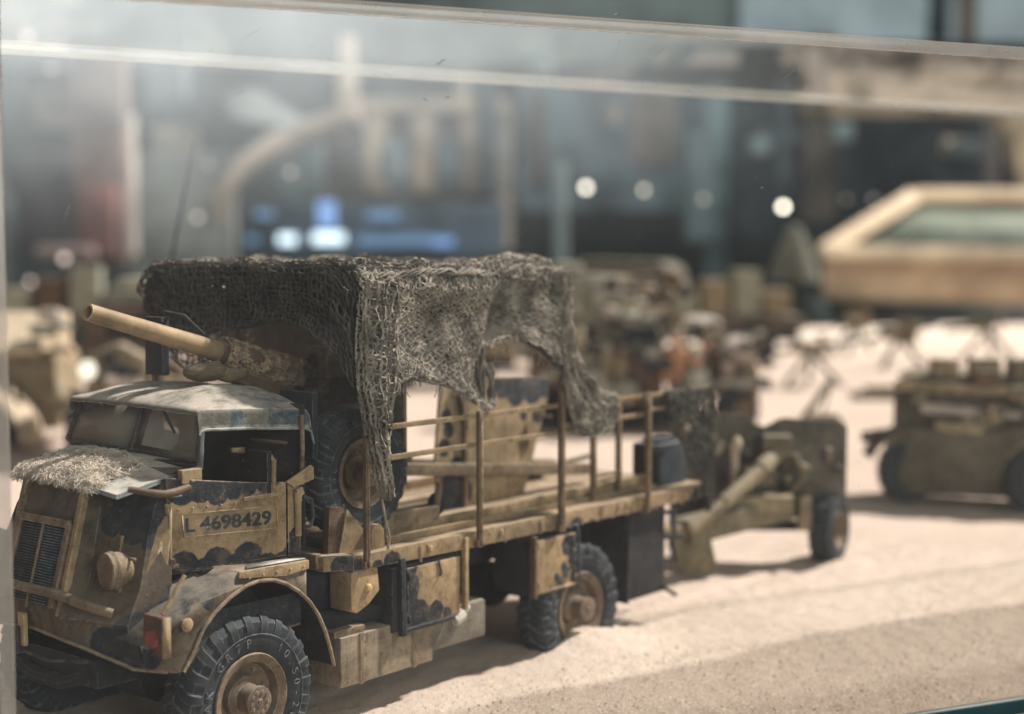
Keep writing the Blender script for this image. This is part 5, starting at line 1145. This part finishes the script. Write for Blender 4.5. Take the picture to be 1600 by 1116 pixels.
# small hanging lamps seen as discs of light
lamps = [(1222,324,1.0,4.5),(915,294,1.1,2.6),(1005,298,.9,1.1),(1098,312,.9,.45),(1320,312,.9,.16),(1362,312,.9,.25),(311,340,1.0,.6),(456,271,.9,.5),(102,404,1.1,.9),(88,112,1.0,.4),(48,440,.8,.9),(1478,222,1.0,.2),(52,62,1.1,.9),(330,258,.9,.2),(630,262,.9,.15)]
ll = ['brightest round lamp glowing right of centre in the dark recess','bright warm lamp above the right end of the netted canopy','dimmer warm lamp to the right of the bright pair','faint lamp left of the dark recess','faint lamp low on the navy panel, left of two','faint lamp low on the navy panel, right of two','ring-like lamp between the aerial and the bent limb','small lamp under the bent limb','pinkish lamp by the red strip at left','faint lamp near the top of the plum panel','small warm lamp low at the far left','faint lamp inside the navy panel housing','pinkish lamp at the top left corner','very faint lamp above the ring-like lamp','very faint lamp in front of the beige facade']
for (px, py, r, e), lb in zip(lamps, ll):
    d = 78.; p = at(px, d); p.z = 3.35+(395-py)/2345*d
    q = MB(); q.sphere((p.x, p.y, p.z), .16*r, 12, 8); tag(q.build('room_lamp', em('lamp_glow', (1,.90,.74) if px > 200 else (1,.78,.70), e*1.5)), lb, 'lamp', 'lamps in the room beyond')
q = MB(frame(at(1240, 60))); kk = 60/2345; q.lathe([(1.1,3.35+(395-440)*kk),(.7,3.35+(395-395)*kk),(.3,3.35+(395-358)*kk),(.001,3.35+(395-352)*kk)], (0,0,0), (0,0,1), 16)
tag(q.build('olive_cone', rm('olive_felt', (.085,.085,.06))), 'dull olive cone shape below the brightest lamp', 'cone')

# ------------------------------------------------------------------ the glass case in front of and above the scene
ZT = 4.80
q = MB(); a, b_ = SN(-1.555, -.75), SN(45, -.75)
q.add([a+Vector((0,0,-.6)), b_+Vector((0,0,-.6)), b_+Vector((0,0,ZT)), a+Vector((0,0,ZT))], [(0,1,2,3)])
CS = thing('display_case', tuple(SN(5,-.75,-.1)), 'clear glass display case around the diorama, its pale edges crossing the top of the view', 'display case')
q.build('front_pane', M_PANE, CS, smooth=False)
q = MB(); q.add([SN(-3.6,-.72,ZT), SN(-3.2,1.75,ZT), SN(45,6.7,ZT), SN(45,-.72,ZT)], [(0,1,2,3)]); q.build('lid_pane', M_LID, CS, smooth=False)
q = MB(); q.bar(SN(-3.6,-.75,ZT+.03), SN(45,-.75,ZT+.03), .05, .085); q.build('top_edge', M_EDGE, CS, bevel=.008)
q = MB(); q.bar(SN(-3.2,1.75,ZT+.03), SN(45,6.27,ZT+.03), .05, .10); q.build('lid_edge', M_EDGE, CS, bevel=.008)
q = MB(); q.box(SN(-1.60,-.75,2.1), (.085,.05,5.5), Matrix.Rotation(math.atan2(-.454,.891), 3, 'Z')); q.build('corner_edge', M_EDGE, CS, bevel=.01)
q = MB(); q.bar(SN(-3,-.77,-.13), SN(14,-.77,-.13), .03, .11); q.build('base_strip', M_EDGED, CS, bevel=.004)
q = MB(); q.bar(SN(-3,-.77,-.066), SN(14,-.77,-.066), .034, .016); q.build('base_lip', simple('pale_lip', (.45,.5,.45), .3), CS)
dm = MB()
for (px, py, L, a) in ((1448,114,9,-.6),(1191,293,5,.3),(928,108,3,0),(745,250,3,0),(840,260,3,0),(895,259,3,0),(225,200,3,0),(246,182,3,0),(990,35,8,.2),(962,22,7,.4),(692,95,7,.8),(686,100,5,-.4),(700,152,7,.5),(665,155,6,-.6),(120,306,10,1.2),(105,330,26,1.25),(50,128,4,0),(710,214,2,0),(1032,224,3,0)):
    v = (fw+Rv*((px-800)/2345)+up*((558-py)/2345)); t = (-.76-N3.dot(CP))/N3.dot(v); p = CP+v*t
    e = U3*cos(a)+Vector((0,0,1))*sin(a); l = L*.0020
    dm.bar(p-e*l, p+e*l, .004, .004)
for k in range(260):
    p = SN(random.uniform(-1.4,6.5), -.76, random.uniform(0,4.8)); dm.bar(p, p+Vector((random.uniform(-.006,.006),0,.005)), .003, .003)
for k in range(16):
    p = SN(random.uniform(-1.4, 5), -.76, random.uniform(3.2, 4.75)); a = random.uniform(.3, 1.4); L = random.uniform(.03, .16)
    e = U3*cos(a)+Vector((0, 0, 1))*sin(a); dm.tube([p, p+e*L*.5+U3*.006, p+e*L], .0008, 3)
dm.build('dust_speck', M_EDGE, CS, kind='stuff', fix=False)
# added unseen panel behind the camera, glow graded so its reflection veils the pane
wm, nt, out = newmat('veil_panel_glow'); e = N(nt, 'ShaderNodeEmission'); nt.links.new(e.outputs[0], out.inputs[0]); e.inputs[0].default_value = (.90,.95,.95,1)
g = N(nt, 'ShaderNodeNewGeometry'); sp = N(nt, 'ShaderNodeSeparateXYZ'); nt.links.new(g.outputs['Position'], sp.inputs[0])
zz = math_(nt, 'POWER', ramp(nt, sp.outputs[2], 1.5, 12), 1.6); xx = ramp(nt, sp.outputs[0], 12, -11)
nt.links.new(math_(nt, 'MULTIPLY', math_(nt, 'MULTIPLY_ADD', math_(nt, 'MULTIPLY', zz, xx), 8.0, .05), math_(nt, 'MULTIPLY_ADD', noise_(nt, g.outputs['Position'], .22, 3, .6), 1.2, .4)), e.inputs[1])
q = MB(); q.add([(-24,-40,1),(22,-43,1),(22,-43,17),(-24,-40,17)], [(0,1,2,3)])
tag(q.build('added_veil_panel', wm, smooth=False), 'unseen pale glowing panel added so its reflection veils the upper left of the case', 'window')  # added reflection panel, not a real window
